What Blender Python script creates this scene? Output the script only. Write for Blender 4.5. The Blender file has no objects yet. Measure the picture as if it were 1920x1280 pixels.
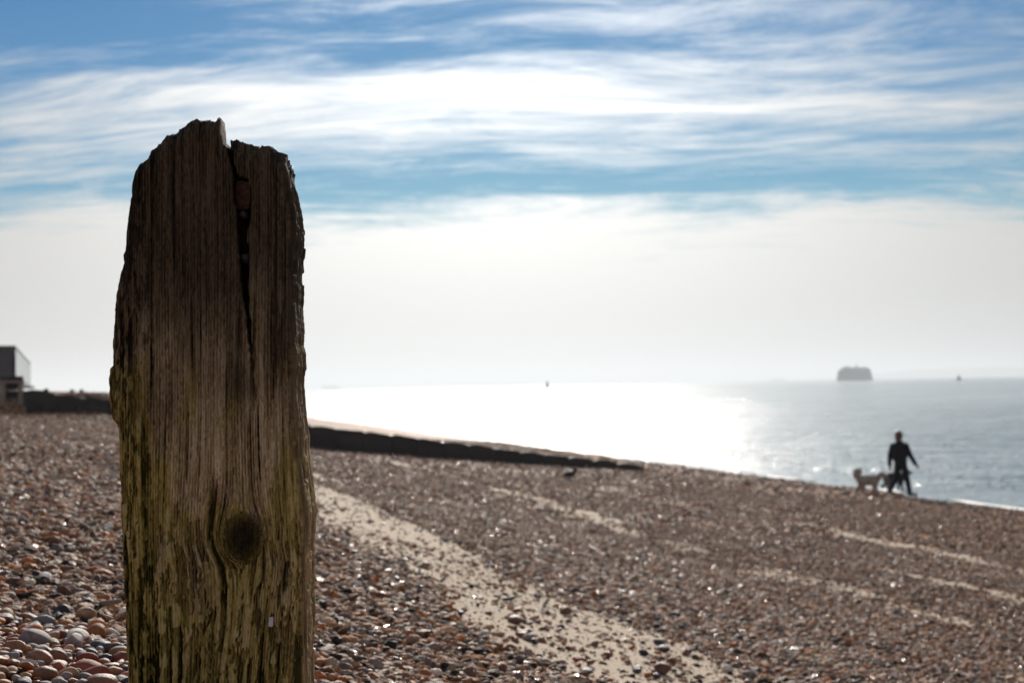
import bpy, bmesh, math, random
import numpy as np
from mathutils import Vector, Matrix

random.seed(7)
RNG = np.random.default_rng(11)
S = bpy.context.scene
COL = S.collection
R = math.radians

# ------------------------------------------------------------------ camera
F = 1920 * 50 / 36.0                # focal length in photo pixels (50 mm lens)
CAMZ = 3.0                          # eye height above the sea
PITCH, ROLL = R(1.77), R(1.08)
fw = Vector((0, math.cos(PITCH), math.sin(PITCH)))
up0 = Vector((0, -math.sin(PITCH), math.cos(PITCH))); rt0 = Vector((1, 0, 0))
rt = rt0 * math.cos(ROLL) - up0 * math.sin(ROLL)
up = up0 * math.cos(ROLL) + rt0 * math.sin(ROLL)
cam = bpy.data.cameras.new('camera'); camo = bpy.data.objects.new('camera', cam); COL.objects.link(camo)
m = Matrix((rt, up, -fw)).transposed().to_4x4(); m.translation = (0, 0, CAMZ)
camo.matrix_world = m
cam.lens = 50; cam.sensor_width = 36; cam.clip_start = 0.05; cam.clip_end = 90000
cam.dof.use_dof = True; cam.dof.focus_distance = 2.08; cam.dof.aperture_fstop = 7.6
S.camera = camo

# ------------------------------------------------------------------ light
SUN_EL, SUN_AZ = R(22.0), R(-0.6)    # sun low over the sea, straight ahead (+Y)
SUN_DIR = Vector((math.sin(SUN_AZ) * math.cos(SUN_EL), math.cos(SUN_AZ) * math.cos(SUN_EL), math.sin(SUN_EL)))
sun = bpy.data.lights.new('sun', 'SUN'); suno = bpy.data.objects.new('sun', sun); COL.objects.link(suno)
sun.energy = 3.8; sun.angle = R(1.5); sun.color = (1.0, 0.92, 0.82)
suno.rotation_euler = (-SUN_DIR).to_track_quat('-Z', 'Y').to_euler()

W = bpy.data.worlds.new('World'); S.world = W; W.use_nodes = True

class NT:
    """small helper for building node trees"""
    def __init__(s, tree): s.t = tree; s.n = tree.nodes; s.l = tree.links
    def node(s, typ, **kw):
        n = s.n.new(typ)
        for k, v in kw.items(): setattr(n, k, v)
        return n
    def put(s, sock, v):
        if isinstance(v, bpy.types.NodeSocket): s.l.new(v, sock)
        elif v is not None:
            if sock.type == 'RGBA' and hasattr(v, '__len__') and len(v) == 3: v = (*v, 1)
            sock.default_value = v
    def math(s, op, a, b=None, c=None, clamp=False):
        n = s.node('ShaderNodeMath', operation=op, use_clamp=clamp)
        for i, v in enumerate((a, b, c)):
            if v is not None: s.put(n.inputs[i], v)
        return n.outputs[0]
    def vmath(s, op, a, b=None):
        n = s.node('ShaderNodeVectorMath', operation=op)
        s.put(n.inputs[0], a)
        if b is not None: s.put(n.inputs[1], b)
        return n.outputs[1] if op == 'DOT_PRODUCT' else n.outputs[0]
    def mix(s, f, a, b, typ='MIX'):
        n = s.node('ShaderNodeMix', data_type='RGBA', blend_type=typ)
        s.put(n.inputs[0], f); s.put(n.inputs[6], a); s.put(n.inputs[7], b)
        return n.outputs[2]
    def noise(s, vec, scale=5, detail=4, rough=0.55, dist=0.0, lac=2.0):
        n = s.node('ShaderNodeTexNoise')
        if vec is not None: s.l.new(vec, n.inputs['Vector'])
        n.inputs['Scale'].default_value = scale; n.inputs['Detail'].default_value = detail
        n.inputs['Roughness'].default_value = rough; n.inputs['Distortion'].default_value = dist
        n.inputs['Lacunarity'].default_value = lac
        return n.outputs['Fac']
    def mapping(s, vec, scale=(1, 1, 1), rot=(0, 0, 0), loc=(0, 0, 0)):
        n = s.node('ShaderNodeMapping'); s.l.new(vec, n.inputs['Vector'])
        n.inputs['Scale'].default_value = scale; n.inputs['Rotation'].default_value = rot; n.inputs['Location'].default_value = loc
        return n.outputs[0]
    def ramp(s, f, stops, interp='LINEAR'):
        n = s.node('ShaderNodeValToRGB'); r = n.color_ramp; r.interpolation = interp
        while len(r.elements) < len(stops): r.elements.new(0.5)
        for e, (p, c) in zip(r.elements, stops):
            e.position = p
            e.color = (c, c, c, 1) if not hasattr(c, '__len__') else (*c, 1)
        s.put(n.inputs[0], f)
        return n.outputs[0]
    def rng(s, v, a, b, c=0.0, d=1.0, smooth=True):
        n = s.node('ShaderNodeMapRange', interpolation_type='SMOOTHSTEP' if smooth else 'LINEAR')
        s.put(n.inputs[0], v)
        for i, x in enumerate((a, b, c, d)): s.put(n.inputs[i + 1], x)
        return n.outputs[0]
    def bump(s, h, strength=0.5, dist=0.01, normal=None):
        n = s.node('ShaderNodeBump'); n.inputs['Strength'].default_value = strength
        n.inputs['Distance'].default_value = dist; s.l.new(h, n.inputs['Height'])
        if normal is not None: s.l.new(normal, n.inputs['Normal'])
        return n.outputs[0]
    def attr(s, name, typ='GEOMETRY'):
        return s.node('ShaderNodeAttribute', attribute_name=name, attribute_type=typ)

# --- the sky: Nishita with thin cloud in layers, the same all round the compass
w = NT(W.node_tree); w.n.clear()
out = w.node('ShaderNodeOutputWorld'); bg = w.node('ShaderNodeBackground'); w.l.new(bg.outputs[0], out.inputs[0])
sky = w.node('ShaderNodeTexSky', sky_type='NISHITA', sun_disc=False)
sky.sun_elevation = SUN_EL; sky.sun_rotation = SUN_AZ; sky.altitude = 0; sky.air_density = 1.15
sky.dust_density = 0.08; sky.ozone_density = 4.0
tc = w.node('ShaderNodeTexCoord'); D = tc.outputs['Generated']
sx = w.node('ShaderNodeSeparateXYZ'); w.l.new(D, sx.inputs[0])
el = w.math('MULTIPLY', w.math('ARCSINE', sx.outputs[2]), 57.2958)         # elevation in degrees
zz = w.math('ADD', w.math('MAXIMUM', sx.outputs[2], 0.0), 0.10)
cb = w.node('ShaderNodeCombineXYZ')
w.l.new(w.math('DIVIDE', sx.outputs[0], zz), cb.inputs[0]); w.l.new(w.math('DIVIDE', sx.outputs[1], zz), cb.inputs[1])
Q = cb.outputs[0]
# cirrus: long streaks on a flat layer high up, plus finer wisps
wq = w.node('ShaderNodeTexNoise'); w.l.new(w.mapping(Q, (0.35, 0.35, 1), (0, 0, 0), (9, 2, 0)), wq.inputs['Vector']); wq.inputs['Scale'].default_value = 1.0; wq.inputs['Detail'].default_value = 3
Qw = w.vmath('ADD', Q, w.vmath('MULTIPLY', w.vmath('SUBTRACT', wq.outputs['Color'], (.5, .5, .5)), (1.3, 1.3, 0)))
big = w.noise(w.mapping(Qw, (0.42, 0.95, 1), (0, 0, R(-14)), (3.1, 7.7, 0)), 1.0, 6, 0.55, 0.3)
fine = w.noise(w.mapping(Qw, (1.1, 3.6, 1), (0, 0, R(-24)), (1.3, 2.2, 4)), 1.0, 8, 0.66, 0.5)
wisp = w.noise(w.mapping(Qw, (3.4, 9.0, 1), (0, 0, R(-20)), (5.3, 1.2, 8)), 1.0, 8, 0.72, 0.6)
cir = w.math('ADD', w.math('MULTIPLY', big, 0.42), w.math('ADD', w.math('MULTIPLY', fine, 0.36), w.math('MULTIPLY', wisp, 0.22)))
cir = w.math('ADD', w.math('MULTIPLY', w.math('SUBTRACT', cir, 0.5), 2.0), 0.5)
wob = w.noise(w.mapping(D, (5, 5, 16), (0, 0, 0), (4.2, 0, 1)), 1.0, 6, 0.62, 0.2)
elw = w.math('ADD', el, w.math('MULTIPLY', w.math('SUBTRACT', wob, 0.5), 5.0))
cov = w.ramp(w.math('DIVIDE', elw, 30.0), [(0.0, 1.0), (0.13, 0.92), (0.205, 0.78), (0.262, 0.46), (0.29, 0.46), (0.33, 0.50), (0.40, 0.49), (0.46, 0.41), (0.54, 0.41), (0.75, 0.53), (1.0, 0.53)])
mask = w.rng(w.math('ADD', cir, cov), 0.84, 1.28)
mask = w.math('MULTIPLY', mask, w.rng(el, 0.0, 40.0, 1.0, 0.85))
hs = w.node('ShaderNodeHueSaturation'); hs.inputs['Saturation'].default_value = 1.55; hs.inputs['Value'].default_value = 0.74
w.l.new(sky.outputs[0], hs.inputs['Color'])
skyb = w.mix(1.0, hs.outputs[0], (0.54, 0.92, 1.02), 'MULTIPLY')
cosg = w.math('MAXIMUM', w.vmath('DOT_PRODUCT', D, tuple(SUN_DIR)), 0.0)
fwd = w.math('POWER', cosg, 22.0)                    # thin cloud scatters sunlight forward
cl_l = w.math('ADD', 6.7, w.math('MULTIPLY', fwd, 17.5))
ccol = w.node('ShaderNodeCombineColor')
w.put(ccol.inputs[0], cl_l); w.put(ccol.inputs[1], w.math('MULTIPLY', cl_l, 0.985)); w.put(ccol.inputs[2], w.math('MULTIPLY', cl_l, 0.95))
w.l.new(w.mix(mask, skyb, ccol.outputs[0]), bg.inputs[0])
bg.inputs[1].default_value = 0.055


S.view_settings.view_transform = 'Standard'; S.view_settings.look = 'None'
S.view_settings.exposure = 0.42; S.view_settings.gamma = 1.0
S.cycles.use_denoising = True
S.cycles.max_bounces = 6; S.cycles.diffuse_bounces = 3; S.cycles.glossy_bounces = 3; S.cycles.volume_bounces = 1
S.cycles.sample_clamp_indirect = 8; S.cycles.caustics_reflective = False; S.cycles.caustics_refractive = False

# ------------------------------------------------------------------ helpers
CA, SA = math.cos(R(15.5)), math.sin(R(15.5))
def uv(u, v, z=0.0):      # beach frame: u towards the sea, v along the shore
    return Vector((u * CA - v * SA, u * SA + v * CA, z))
def to_uv(x, y): return x * CA + y * SA, -x * SA + y * CA
def ray(px, py): return fw + rt * ((px - 960) / F) + up * ((640 - py) / F)
def at(px, py, Y):        # the point at depth Y seen at a place in the photo
    d = ray(px, py); return Vector((0, 0, CAMZ)) + d * (Y / d.y)

def _h(i, j, s):
    x = np.sin(i * 127.1 + j * 311.7 + s * 74.7) * 43758.5453
    return x - np.floor(x)
def vn(x, y, s=0):        # value noise 0..1
    x = np.asarray(x, float); y = np.asarray(y, float)
    i = np.floor(x); j = np.floor(y); a = x - i; b = y - j
    a = a * a * (3 - 2 * a); b = b * b * (3 - 2 * b)
    return (_h(i, j, s) * (1 - a) + _h(i + 1, j, s) * a) * (1 - b) + (_h(i, j + 1, s) * (1 - a) + _h(i + 1, j + 1, s) * a) * b
def fbm(x, y, s=0, o=4, g=0.5):
    t = 0; a = 1; n = 0
    for k in range(o):
        t = t + a * vn(x * 2 ** k, y * 2 ** k, s + k); n += a; a *= g
    return t / n
def sst(a, b, x): t = np.clip((np.asarray(x, float) - a) / (b - a), 0, 1); return t * t * (3 - 2 * t)

def mesh_np(name, V, quads, mat=None, smooth=True, attrs=None, tris=None):
    me = bpy.data.meshes.new(name)
    V = np.asarray(V, np.float32).reshape(-1, 3); quads = np.asarray(quads, np.int32).reshape(-1, 4)
    nq = len(quads); nt = 0 if tris is None else len(tris)
    me.vertices.add(len(V)); me.vertices.foreach_set('co', V.ravel())
    loops = quads.ravel() if nt == 0 else np.concatenate([quads.ravel(), np.asarray(tris, np.int32).ravel()])
    me.loops.add(len(loops)); me.loops.foreach_set('vertex_index', loops)
    st = np.arange(nq) * 4
    if nt: st = np.concatenate([st, nq * 4 + np.arange(nt) * 3])
    me.polygons.add(nq + nt); me.polygons.foreach_set('loop_start', st.astype(np.int32))
    me.update(calc_edges=True)
    if smooth: me.polygons.foreach_set('use_smooth', np.ones(nq + nt, bool))
    for k, a in (attrs or {}).items():
        at_ = me.attributes.new(k, 'FLOAT', 'POINT'); at_.data.foreach_set('value', np.asarray(a, np.float32).ravel())
    if mat: me.materials.append(mat)
    me.validate(); return me
def grid_quads(nr, nc, wrap=False):
    r = np.arange(nr - 1)[:, None]; c = np.arange(nc if wrap else nc - 1)[None, :]
    c2 = (c + 1) % nc
    return np.stack([r * nc + c, r * nc + c2, (r + 1) * nc + c2, (r + 1) * nc + c], -1).reshape(-1, 4)

def link(name, me, parent=None, loc=None):
    o = bpy.data.objects.new(name, me); COL.objects.link(o)
    if parent is not None: o.parent = parent
    if loc is not None: o.location = loc
    return o
def tag(o, label=None, cat=None, group=None, kind=None):
    if label: o['label'] = label
    if cat: o['category'] = cat
    if group: o['group'] = group
    if kind: o['kind'] = kind
    return o
def empty(name, loc, rz=0.0):
    o = bpy.data.objects.new(name, None); COL.objects.link(o); o.location = loc; o.rotation_euler = (0, 0, rz)
    o.empty_display_size = 0.2; return o
def bm_mesh(name, bm, mat, smooth=False):
    me = bpy.data.meshes.new(name); bmesh.ops.recalc_face_normals(bm, faces=bm.faces); bm.to_mesh(me); bm.free()
    if mat: me.materials.append(mat)
    if smooth:
        for p in me.polygons: p.use_smooth = True
    return me
def box_bm(bm, c, s, rot=None, bevel=0.0):
    g = bmesh.ops.create_cube(bm, size=1.0)['verts']
    M = Matrix.Translation(Vector(c)) @ (rot.to_4x4() if rot else Matrix.Identity(4)) @ Matrix.Diagonal((*s, 1))
    bmesh.ops.transform(bm, matrix=M, verts=g)
    if bevel:
        es = list({e for v in g for e in v.link_edges})
        bmesh.ops.bevel(bm, geom=es, offset=bevel, segments=2, affect='EDGES', profile=0.6)
    return bm
def box(name, c, s, mat, parent=None, rot=None, bevel=0.0):
    return link(name, bm_mesh(name, box_bm(bmesh.new(), c, s, rot, bevel), mat), parent)
def tube_bm(bm, pts, rads, seg=10, sy=1.0):
    pts = [Vector(p) for p in pts]; rings = []
    for i, p in enumerate(pts):
        t = (pts[min(i + 1, len(pts) - 1)] - pts[max(i - 1, 0)]).normalized()
        a = t.cross(Vector((0, 0, 1)) if abs(t.z) < 0.9 else Vector((0, 1, 0))).normalized(); b = t.cross(a)
        r = rads[i] if hasattr(rads, '__len__') else rads
        rings.append([bm.verts.new(p + (a * math.cos(k * 2 * math.pi / seg) + b * sy * math.sin(k * 2 * math.pi / seg)) * r) for k in range(seg)])
    for A, B in zip(rings, rings[1:]):
        for k in range(seg): bm.faces.new((A[k], A[(k + 1) % seg], B[(k + 1) % seg], B[k]))
    bm.faces.new(rings[0][::-1]); bm.faces.new(rings[-1])
    return bm
def tube(name, pts, rads, mat, parent=None, seg=10):
    return link(name, bm_mesh(name, tube_bm(bmesh.new(), pts, rads, seg), mat, True), parent)
def ell_bm(bm, c, r, rot=None, sub=3):
    g = bmesh.ops.create_icosphere(bm, subdivisions=sub, radius=1.0)['verts']
    M = Matrix.Translation(Vector(c)) @ (rot.to_4x4() if rot else Matrix.Identity(4)) @ Matrix.Diagonal((*r, 1))
    bmesh.ops.transform(bm, matrix=M, verts=g); return bm
def cap_bm(bm, p0, r0, p1, r1, n=6, sy=1.0):
    p0 = Vector(p0); p1 = Vector(p1); d = (p1 - p0)
    u_ = d.normalized() if d.length > 1e-6 else Vector((0, 0, 1))
    pts, rr = [], []
    for k in range(3): a = (k + 0.35) / 3.35 * math.pi / 2; pts.append(p0 - u_ * r0 * math.cos(a)); rr.append(r0 * math.sin(a))
    for k in range(n): t = k / (n - 1); pts.append(p0 + d * t); rr.append(r0 + (r1 - r0) * t)
    for k in range(3): a = (3 - k - 0.35) / 3.35 * math.pi / 2; pts.append(p1 + u_ * r1 * math.cos(a)); rr.append(r1 * math.sin(a))
    return tube_bm(bm, pts, rr, 12, sy)
def chain_bm(bm, pts, rads):
    for i in range(len(pts) - 1): cap_bm(bm, pts[i], rads[i], pts[i + 1], rads[i + 1])
    return bm
def organic(name, bm, voxel, mat, parent=None, smooth=6, factor=0.5):
    """fuse overlapping lobes into one continuous skin"""
    bmesh.ops.recalc_face_normals(bm, faces=bm.faces)
    me = bpy.data.meshes.new(name + '_raw'); bm.to_mesh(me); bm.free()
    o = bpy.data.objects.new('tmp', me); COL.objects.link(o)
    md = o.modifiers.new('r', 'REMESH'); md.mode = 'VOXEL'; md.voxel_size = voxel; md.use_smooth_shade = True
    sm = o.modifiers.new('s', 'SMOOTH'); sm.iterations = smooth; sm.factor = factor
    dg = bpy.context.evaluated_depsgraph_get(); me2 = bpy.data.meshes.new_from_object(o.evaluated_get(dg))
    bpy.data.objects.remove(o); bpy.data.meshes.remove(me)
    me2.name = name; me2.materials.clear(); me2.materials.append(mat)
    for p in me2.polygons: p.use_smooth = True
    return link(name, me2, parent)

# ------------------------------------------------------------------ materials
def mat_new(name):
    mt = bpy.data.materials.new(name); mt.use_nodes = True
    nt = NT(mt.node_tree); bs = nt.n['Principled BSDF']; return mt, nt, bs
def obj_co(nt): return nt.node('ShaderNodeTexCoord').outputs['Object']
def simple(name, col, rough=0.6, var=0.25, scale=8.0, bump=0.0, spec=0.5, stretch=(1, 1, 1), bdist=0.01):
    mt, nt, bs = mat_new(name)
    n = nt.noise(nt.mapping(obj_co(nt), stretch), scale, 5, 0.6)
    a = tuple(c * (1 - var) for c in col); b = tuple(min(1, c * (1 + var)) for c in col)
    nt.l.new(nt.ramp(n, [(0.3, a), (0.7, b)]), bs.inputs['Base Color'])
    bs.inputs['Roughness'].default_value = rough; bs.inputs['Specular IOR Level'].default_value = spec
    if bump: nt.l.new(nt.bump(n, bump, bdist), bs.inputs['Normal'])
    return mt

# ------------------------------------------------------------------ the beach
PU = np.array([-400, -60, -14, -6.5, -2.5, -0.4, 0.4, 1.84, 5.5, 10.5, 15.9, 19.5, 25, 40, 400.])
PZ = np.array([2.2, 1.0, 0.22, -0.14, -0.40, -0.44, -0.59, -1.05, -1.77, -2.29, -2.77, -3.0, -3.5, -4.6, -12.])
VG = 42.3                                            # the far groyne crosses the beach here
def prof(u):
    # Catmull-Rom-like smoothing of the measured cross-section
    u = np.asarray(u, float); s = 0
    for d, wt in ((-0.35, .2), (-0.17, .2), (0, .2), (.17, .2), (.35, .2)): s = s + wt * np.interp(u + d, PU, PZ)
    return s
def ground_z(u, v):
    u = np.asarray(u, float); v = np.asarray(v, float)
    z = prof(u)
    z = z + sst(VG - 0.05, VG + 0.5, v) * 0.42 * (1 - sst(-1.0, 9.0, u))
    amp = sst(-3, 1, u) * 0.6 + 0.4
    z = z + (fbm(u * 0.9, v * 0.35, 3) - 0.5) * 0.10 * amp + (fbm(u * 3.1, v * 2.2, 9, 3) - 0.5) * 0.035
    z = z + (fbm(u / 30, v / 60, 21, 2) - 0.5) * 0.5 * (1 - sst(-30, -12, u))
    z = z - 0.19 * sst(12, 36, v) * (1 - sst(VG - 0.1, VG + 0.05, v)) * (1 - sst(0.5, 4, u))
    z = z - sst(700, 1500, v) * 6
    return CAMZ + z
def sand_mask(u, v):
    u = np.asarray(u, float); v = np.asarray(v, float)
    wu = u + (fbm(u * 0.7, v * 0.25, 31, 3) - 0.5) * 0.9
    n = fbm(u * 2.4, v * 0.8, 41, 4)
    m_ = np.exp(-((wu - 1.80) / 0.60) ** 2) * 1.62
    m_ = np.maximum(m_, np.exp(-((wu - 2.75) / 0.3) ** 2) * sst(12, 17, v) * 0.85)
    m_ = np.maximum(m_, np.exp(-((wu - 6.25 - 0.03 * (v - 12)) / 0.55) ** 2) * 0.66)
    m_ = np.maximum(m_, np.exp(-((wu - 5.3) / 0.24) ** 2) * (1 - sst(9, 13, v)) * 0.75)
    m_ = np.maximum(m_, np.exp(-((wu - 7.6) / 0.22) ** 2) * sst(9, 12, v) * (1 - sst(17, 22, v)) * 0.85)
    m_ = np.maximum(m_, np.exp(-((wu - 10.1) / 0.8) ** 2) * 0.64)
    return sst(0.26, 0.95, m_ * (0.02 + 1.80 * fbm(u * 1.5, v * 0.6, 43, 5, 0.65)))

def shingle_ramp(nt, fac):
    # the flint, quartz and sandstone colours of the pebbles
    return nt.ramp(fac, [(0.0, (0.042, 0.024, 0.016)), (0.13, (0.14, 0.076, 0.045)), (0.24, (0.32, 0.145, 0.072)),
                         (0.36, (0.23, 0.124, 0.074)), (0.48, (0.41, 0.222, 0.120)), (0.59, (0.19, 0.132, 0.108)), (0.67, (0.51, 0.305, 0.175)),
                         (0.75, (0.35, 0.242, 0.18)), (0.83, (0.43, 0.155, 0.050)), (0.925, (0.58, 0.41, 0.275)), (0.974, (0.84, 0.70, 0.55))], 'CONSTANT')

def make_ground_mat():
    mt, nt, bs = mat_new('beach_shingle_and_sand')
    co = nt.node('ShaderNodeNewGeometry').outputs['Position']
    at_s = nt.attr('sand').outputs['Fac']
    wet = nt.attr('wet').outputs['Fac']
    vo = nt.node('ShaderNodeTexVoronoi', feature='F1'); nt.l.new(co, vo.inputs['Vector']); vo.inputs['Scale'].default_value = 34
    sc = nt.node('ShaderNodeSeparateColor'); nt.l.new(vo.outputs['Color'], sc.inputs[0])
    vo2 = nt.node('ShaderNodeTexVoronoi', feature='F1'); nt.l.new(co, vo2.inputs['Vector']); vo2.inputs['Scale'].default_value = 13
    sc2 = nt.node('ShaderNodeSeparateColor'); nt.l.new(vo2.outputs['Color'], sc2.inputs[0])
    peb = nt.mix(0.4, shingle_ramp(nt, sc.outputs[0]), shingle_ramp(nt, sc2.outputs[1]))
    pn = nt.noise(co, 0.6, 4, 0.6)
    peb = nt.mix(1.0, peb, nt.ramp(pn, [(0.3, (0.80, 0.78, 0.77)), (0.7, (1.2, 1.16, 1.10))]), 'MULTIPLY')
    sn = nt.noise(co, 6, 6, 0.65)
    sand = nt.ramp(sn, [(0.25, (0.50, 0.395, 0.295)), (0.75, (0.64, 0.525, 0.40))])
    grit = nt.noise(co, 55, 3, 0.6)
    fac = nt.rng(nt.math('ADD', at_s, nt.math('MULTIPLY', nt.math('SUBTRACT', grit, 0.5), 0.9)), 0.35, 0.60)
    colr = nt.mix(fac, peb, sand)
    colr = nt.mix(nt.math('MULTIPLY', wet, 0.55), colr, (0.045, 0.037, 0.033))
    nt.l.new(colr, bs.inputs['Base Color'])
    rr = nt.math('SUBTRACT', nt.mix(fac, nt.ramp(sc.outputs[1], [(0.0, 0.55), (1.0, 0.9)]), (0.9, 0.9, 0.9)), nt.math('MULTIPLY', wet, 0.12), clamp=True)
    nt.l.new(rr, bs.inputs['Roughness'])
    hh = nt.math('MULTIPLY', nt.math('SUBTRACT', 1.0, vo.outputs['Distance']), nt.math('SUBTRACT', 1.0, fac))
    b1 = nt.bump(hh, 0.9, 0.018)
    bs.inputs['Specular IOR Level'].default_value = 0.06
    b2 = nt.bump(nt.math('ADD', sn, nt.math('MULTIPLY', grit, 0.25)), 0.35, 0.02, b1)
    nt.l.new(b2, bs.inputs['Normal'])
    return mt
GM = make_ground_mat()
us = np.concatenate([-np.geomspace(400, 3.2, 46), np.arange(-3.0, 3.5, 0.07), np.arange(3.5, 23, 0.14), np.geomspace(23.2, 400, 24)])
vs = np.concatenate([np.linspace(-60, -3, 20), np.arange(-2.5, 0.8, 0.3), np.arange(0.8, 9, 0.08), np.geomspace(9.1, 41.6, 130), np.arange(41.7, 44, 0.1), np.geomspace(44.2, 1500, 110)])
UU, VV = np.meshgrid(us, vs)
ZZ = ground_z(UU, VV)
XY = np.stack([UU * CA - VV * SA, UU * SA + VV * CA, ZZ], -1)
wetm = sst(18.2, 19.4, UU + (fbm(UU * .3, VV * .15, 77, 3) - .5) * 2.0)
beach = link('beach', mesh_np('beach', XY, grid_quads(len(vs), len(us)), GM, True, {'sand': sand_mask(UU, VV), 'wet': wetm}))
tag(beach, 'shingle beach with pale sand strips sloping down to the sea', None, None, 'structure')

# ------------------------------------------------------------------ the sea
def make_sea_mat():
    mt, nt, bs = mat_new('sea_water')
    co = nt.node('ShaderNodeNewGeometry').outputs['Position']
    bs.inputs['Base Color'].default_value = (0.25, 0.33, 0.345, 1)
    bs.inputs['IOR'].default_value = 1.333; bs.inputs['Roughness'].default_value = 0.085
    r3 = (0, 0, R(8))
    n0 = nt.noise(nt.mapping(co, (0.10, 0.34, 1), r3), 1.0, 3, 0.55, 0.4)
    n1 = nt.noise(nt.mapping(co, (1.9, 1.5, 1), r3), 1.0, 5, 0.6, 0.6)
    n2 = nt.noise(nt.mapping(co, (9.0, 6.0, 1), r3), 1.0, 3, 0.6, 0.3)
    b0 = nt.bump(n0, 1.0, 0.20); b1 = nt.bump(n1, 1.0, 0.105, b0); b2 = nt.bump(n2, 1.0, 0.020, b1)
    gust = nt.noise(nt.mapping(co, (0.035, 0.14, 1), r3, (7, 3, 0)), 1.0, 5, 0.7, 0.5)
    nt.l.new(nt.ramp(gust, [(0.36, 0.045), (0.50, 0.08), (0.64, 0.15)]), bs.inputs['Roughness'])
    bs.inputs['Specular IOR Level'].default_value = 0.22
    nt.l.new(b2, bs.inputs['Normal'])
    # capillary ripples too fine to model widen the reflection
    b_ = nt.node('ShaderNodeBsdfPrincipled')
    for k in ('Base Color', 'IOR'): b_.inputs[k].default_value = bs.inputs[k].default_value
    b_.inputs['Roughness'].default_value = 0.46; b_.inputs['Specular IOR Level'].default_value = 0.3; nt.l.new(b2, b_.inputs['Normal'])
    mx = nt.node('ShaderNodeMixShader'); nt.l.new(nt.rng(gust, 0.35, 0.65, 0.18, 0.42), mx.inputs[0]); nt.l.new(bs.outputs[0], mx.inputs[1]); nt.l.new(b_.outputs[0], mx.inputs[2])
    nt.l.new(mx.outputs[0], nt.n['Material Output'].inputs['Surface'])
    return mt
SEA = make_sea_mat()
su = np.concatenate([np.arange(17.0, 60, 0.33), np.arange(60, 150, 0.8), np.geomspace(152, 45000, 80)])
su = np.concatenate([[16.0], su])
sv = np.concatenate([-np.geomspace(45000, 8, 30), np.arange(-6, 16, 1.0), np.arange(16, 120, 0.33), np.arange(120, 220, 0.8), np.geomspace(222, 45000, 100)])
SU, SV = np.meshgrid(su, sv)
du = np.gradient(su)[None, :] + 0 * SU; dv = np.gradient(sv)[:, None] + 0 * SU
fade = (1 - sst(0.9, 2.0, du)) * (1 - sst(0.9, 2.0, dv)) * (1 - sst(45, 150, SU)) * (1 - sst(80, 215, SV))
def sea_h(SU, SV):
    sz = 0
    for wl, amp, ang, sd in ((5.2, .050, 25, 1), (3.1, .034, -12, 2), (2.0, .022, 40, 3), (1.5, .014, 5, 4)):
        k = 2 * math.pi / wl; a = R(ang)
        ph = k * (SU * math.cos(a) + SV * math.sin(a)) + 5 * fbm(SU / 9, SV / 14, 50 + sd, 2)
        sz = sz + amp * (2 * (0.5 + 0.5 * np.sin(ph)) ** 1.5 - 1) * (0.45 + 1.1 * vn(SU / 12, SV / 20, 60 + sd))
    # little breakers close to the shore
    br = 0.10 * np.exp(-((np.mod(SU + 1.5 * fbm(SU / 15, SV / 16, 71, 2), 4.2) - 2.1) / 0.45) ** 2) * np.exp(-((SU - 23) / 4.0) ** 2) * vn(SU / 8, SV / 9, 72)
    return sz * sst(18.5, 24, SU) * 0.55 + br * 0.25
sz = sea_h(SU, SV) * fade
SX = np.stack([SU * CA - SV * SA, SU * SA + SV * CA, sz], -1)
sea = link('sea', mesh_np('sea', SX, grid_quads(len(sv), len(su)), SEA))
tag(sea, 'calm glittering sea reaching to the horizon', None, None, 'structure')

def make_foam_mat():
    mt, nt, bs = mat_new('sea_foam')
    n = nt.noise(obj_co(nt), 9, 5, 0.7)
    nt.l.new(nt.ramp(n, [(0.3, (0.55, 0.58, 0.58)), (0.7, (0.82, 0.83, 0.82))]), bs.inputs['Base Color'])
    bs.inputs['Roughness'].default_value = 0.55; nt.l.new(nt.bump(n, 0.8, 0.04), bs.inputs['Normal']); return mt
FOAM = make_foam_mat()
fv, fq = [], []
def foam_strip(u0, amp, wmax, v0, v1, seed, thr):
    vv = np.arange(v0, v1, 0.12)
    cu = u0 + (fbm(vv / 9, vv * 0 + seed, seed, 4) - 0.5) * amp
    wd = np.clip((fbm(vv / 3.2, vv * 0 + 7, seed + 9, 4) - thr) * 3.2, 0, 1) * wmax
    for i in range(len(vv) - 1):
        if wd[i] < 0.015 or wd[i + 1] < 0.015: continue
        b = len(fv)
        for j in (i, i + 1):
            for s_, h in ((-1, 0.0), (-0.4, 0.035), (0.4, 0.035), (1, 0.0)):
                uu = cu[j] + s_ * wd[j]
                z = max(float(ground_z(uu, vv[j])), 0.0) + 0.012 + h
                fv.append(tuple(uv(uu, vv[j], z)))
        for k in range(3): fq.append((b + k, b + k + 1, b + 5 + k, b + 4 + k))
foam_strip(19.55, 0.7, 0.07, 16, 150, 5, 0.46)
tag(link('sea_foam', mesh_np('sea_foam', fv, fq, FOAM)), 'thin white foam washing up along the water edge', 'foam', None, 'stuff')

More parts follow.
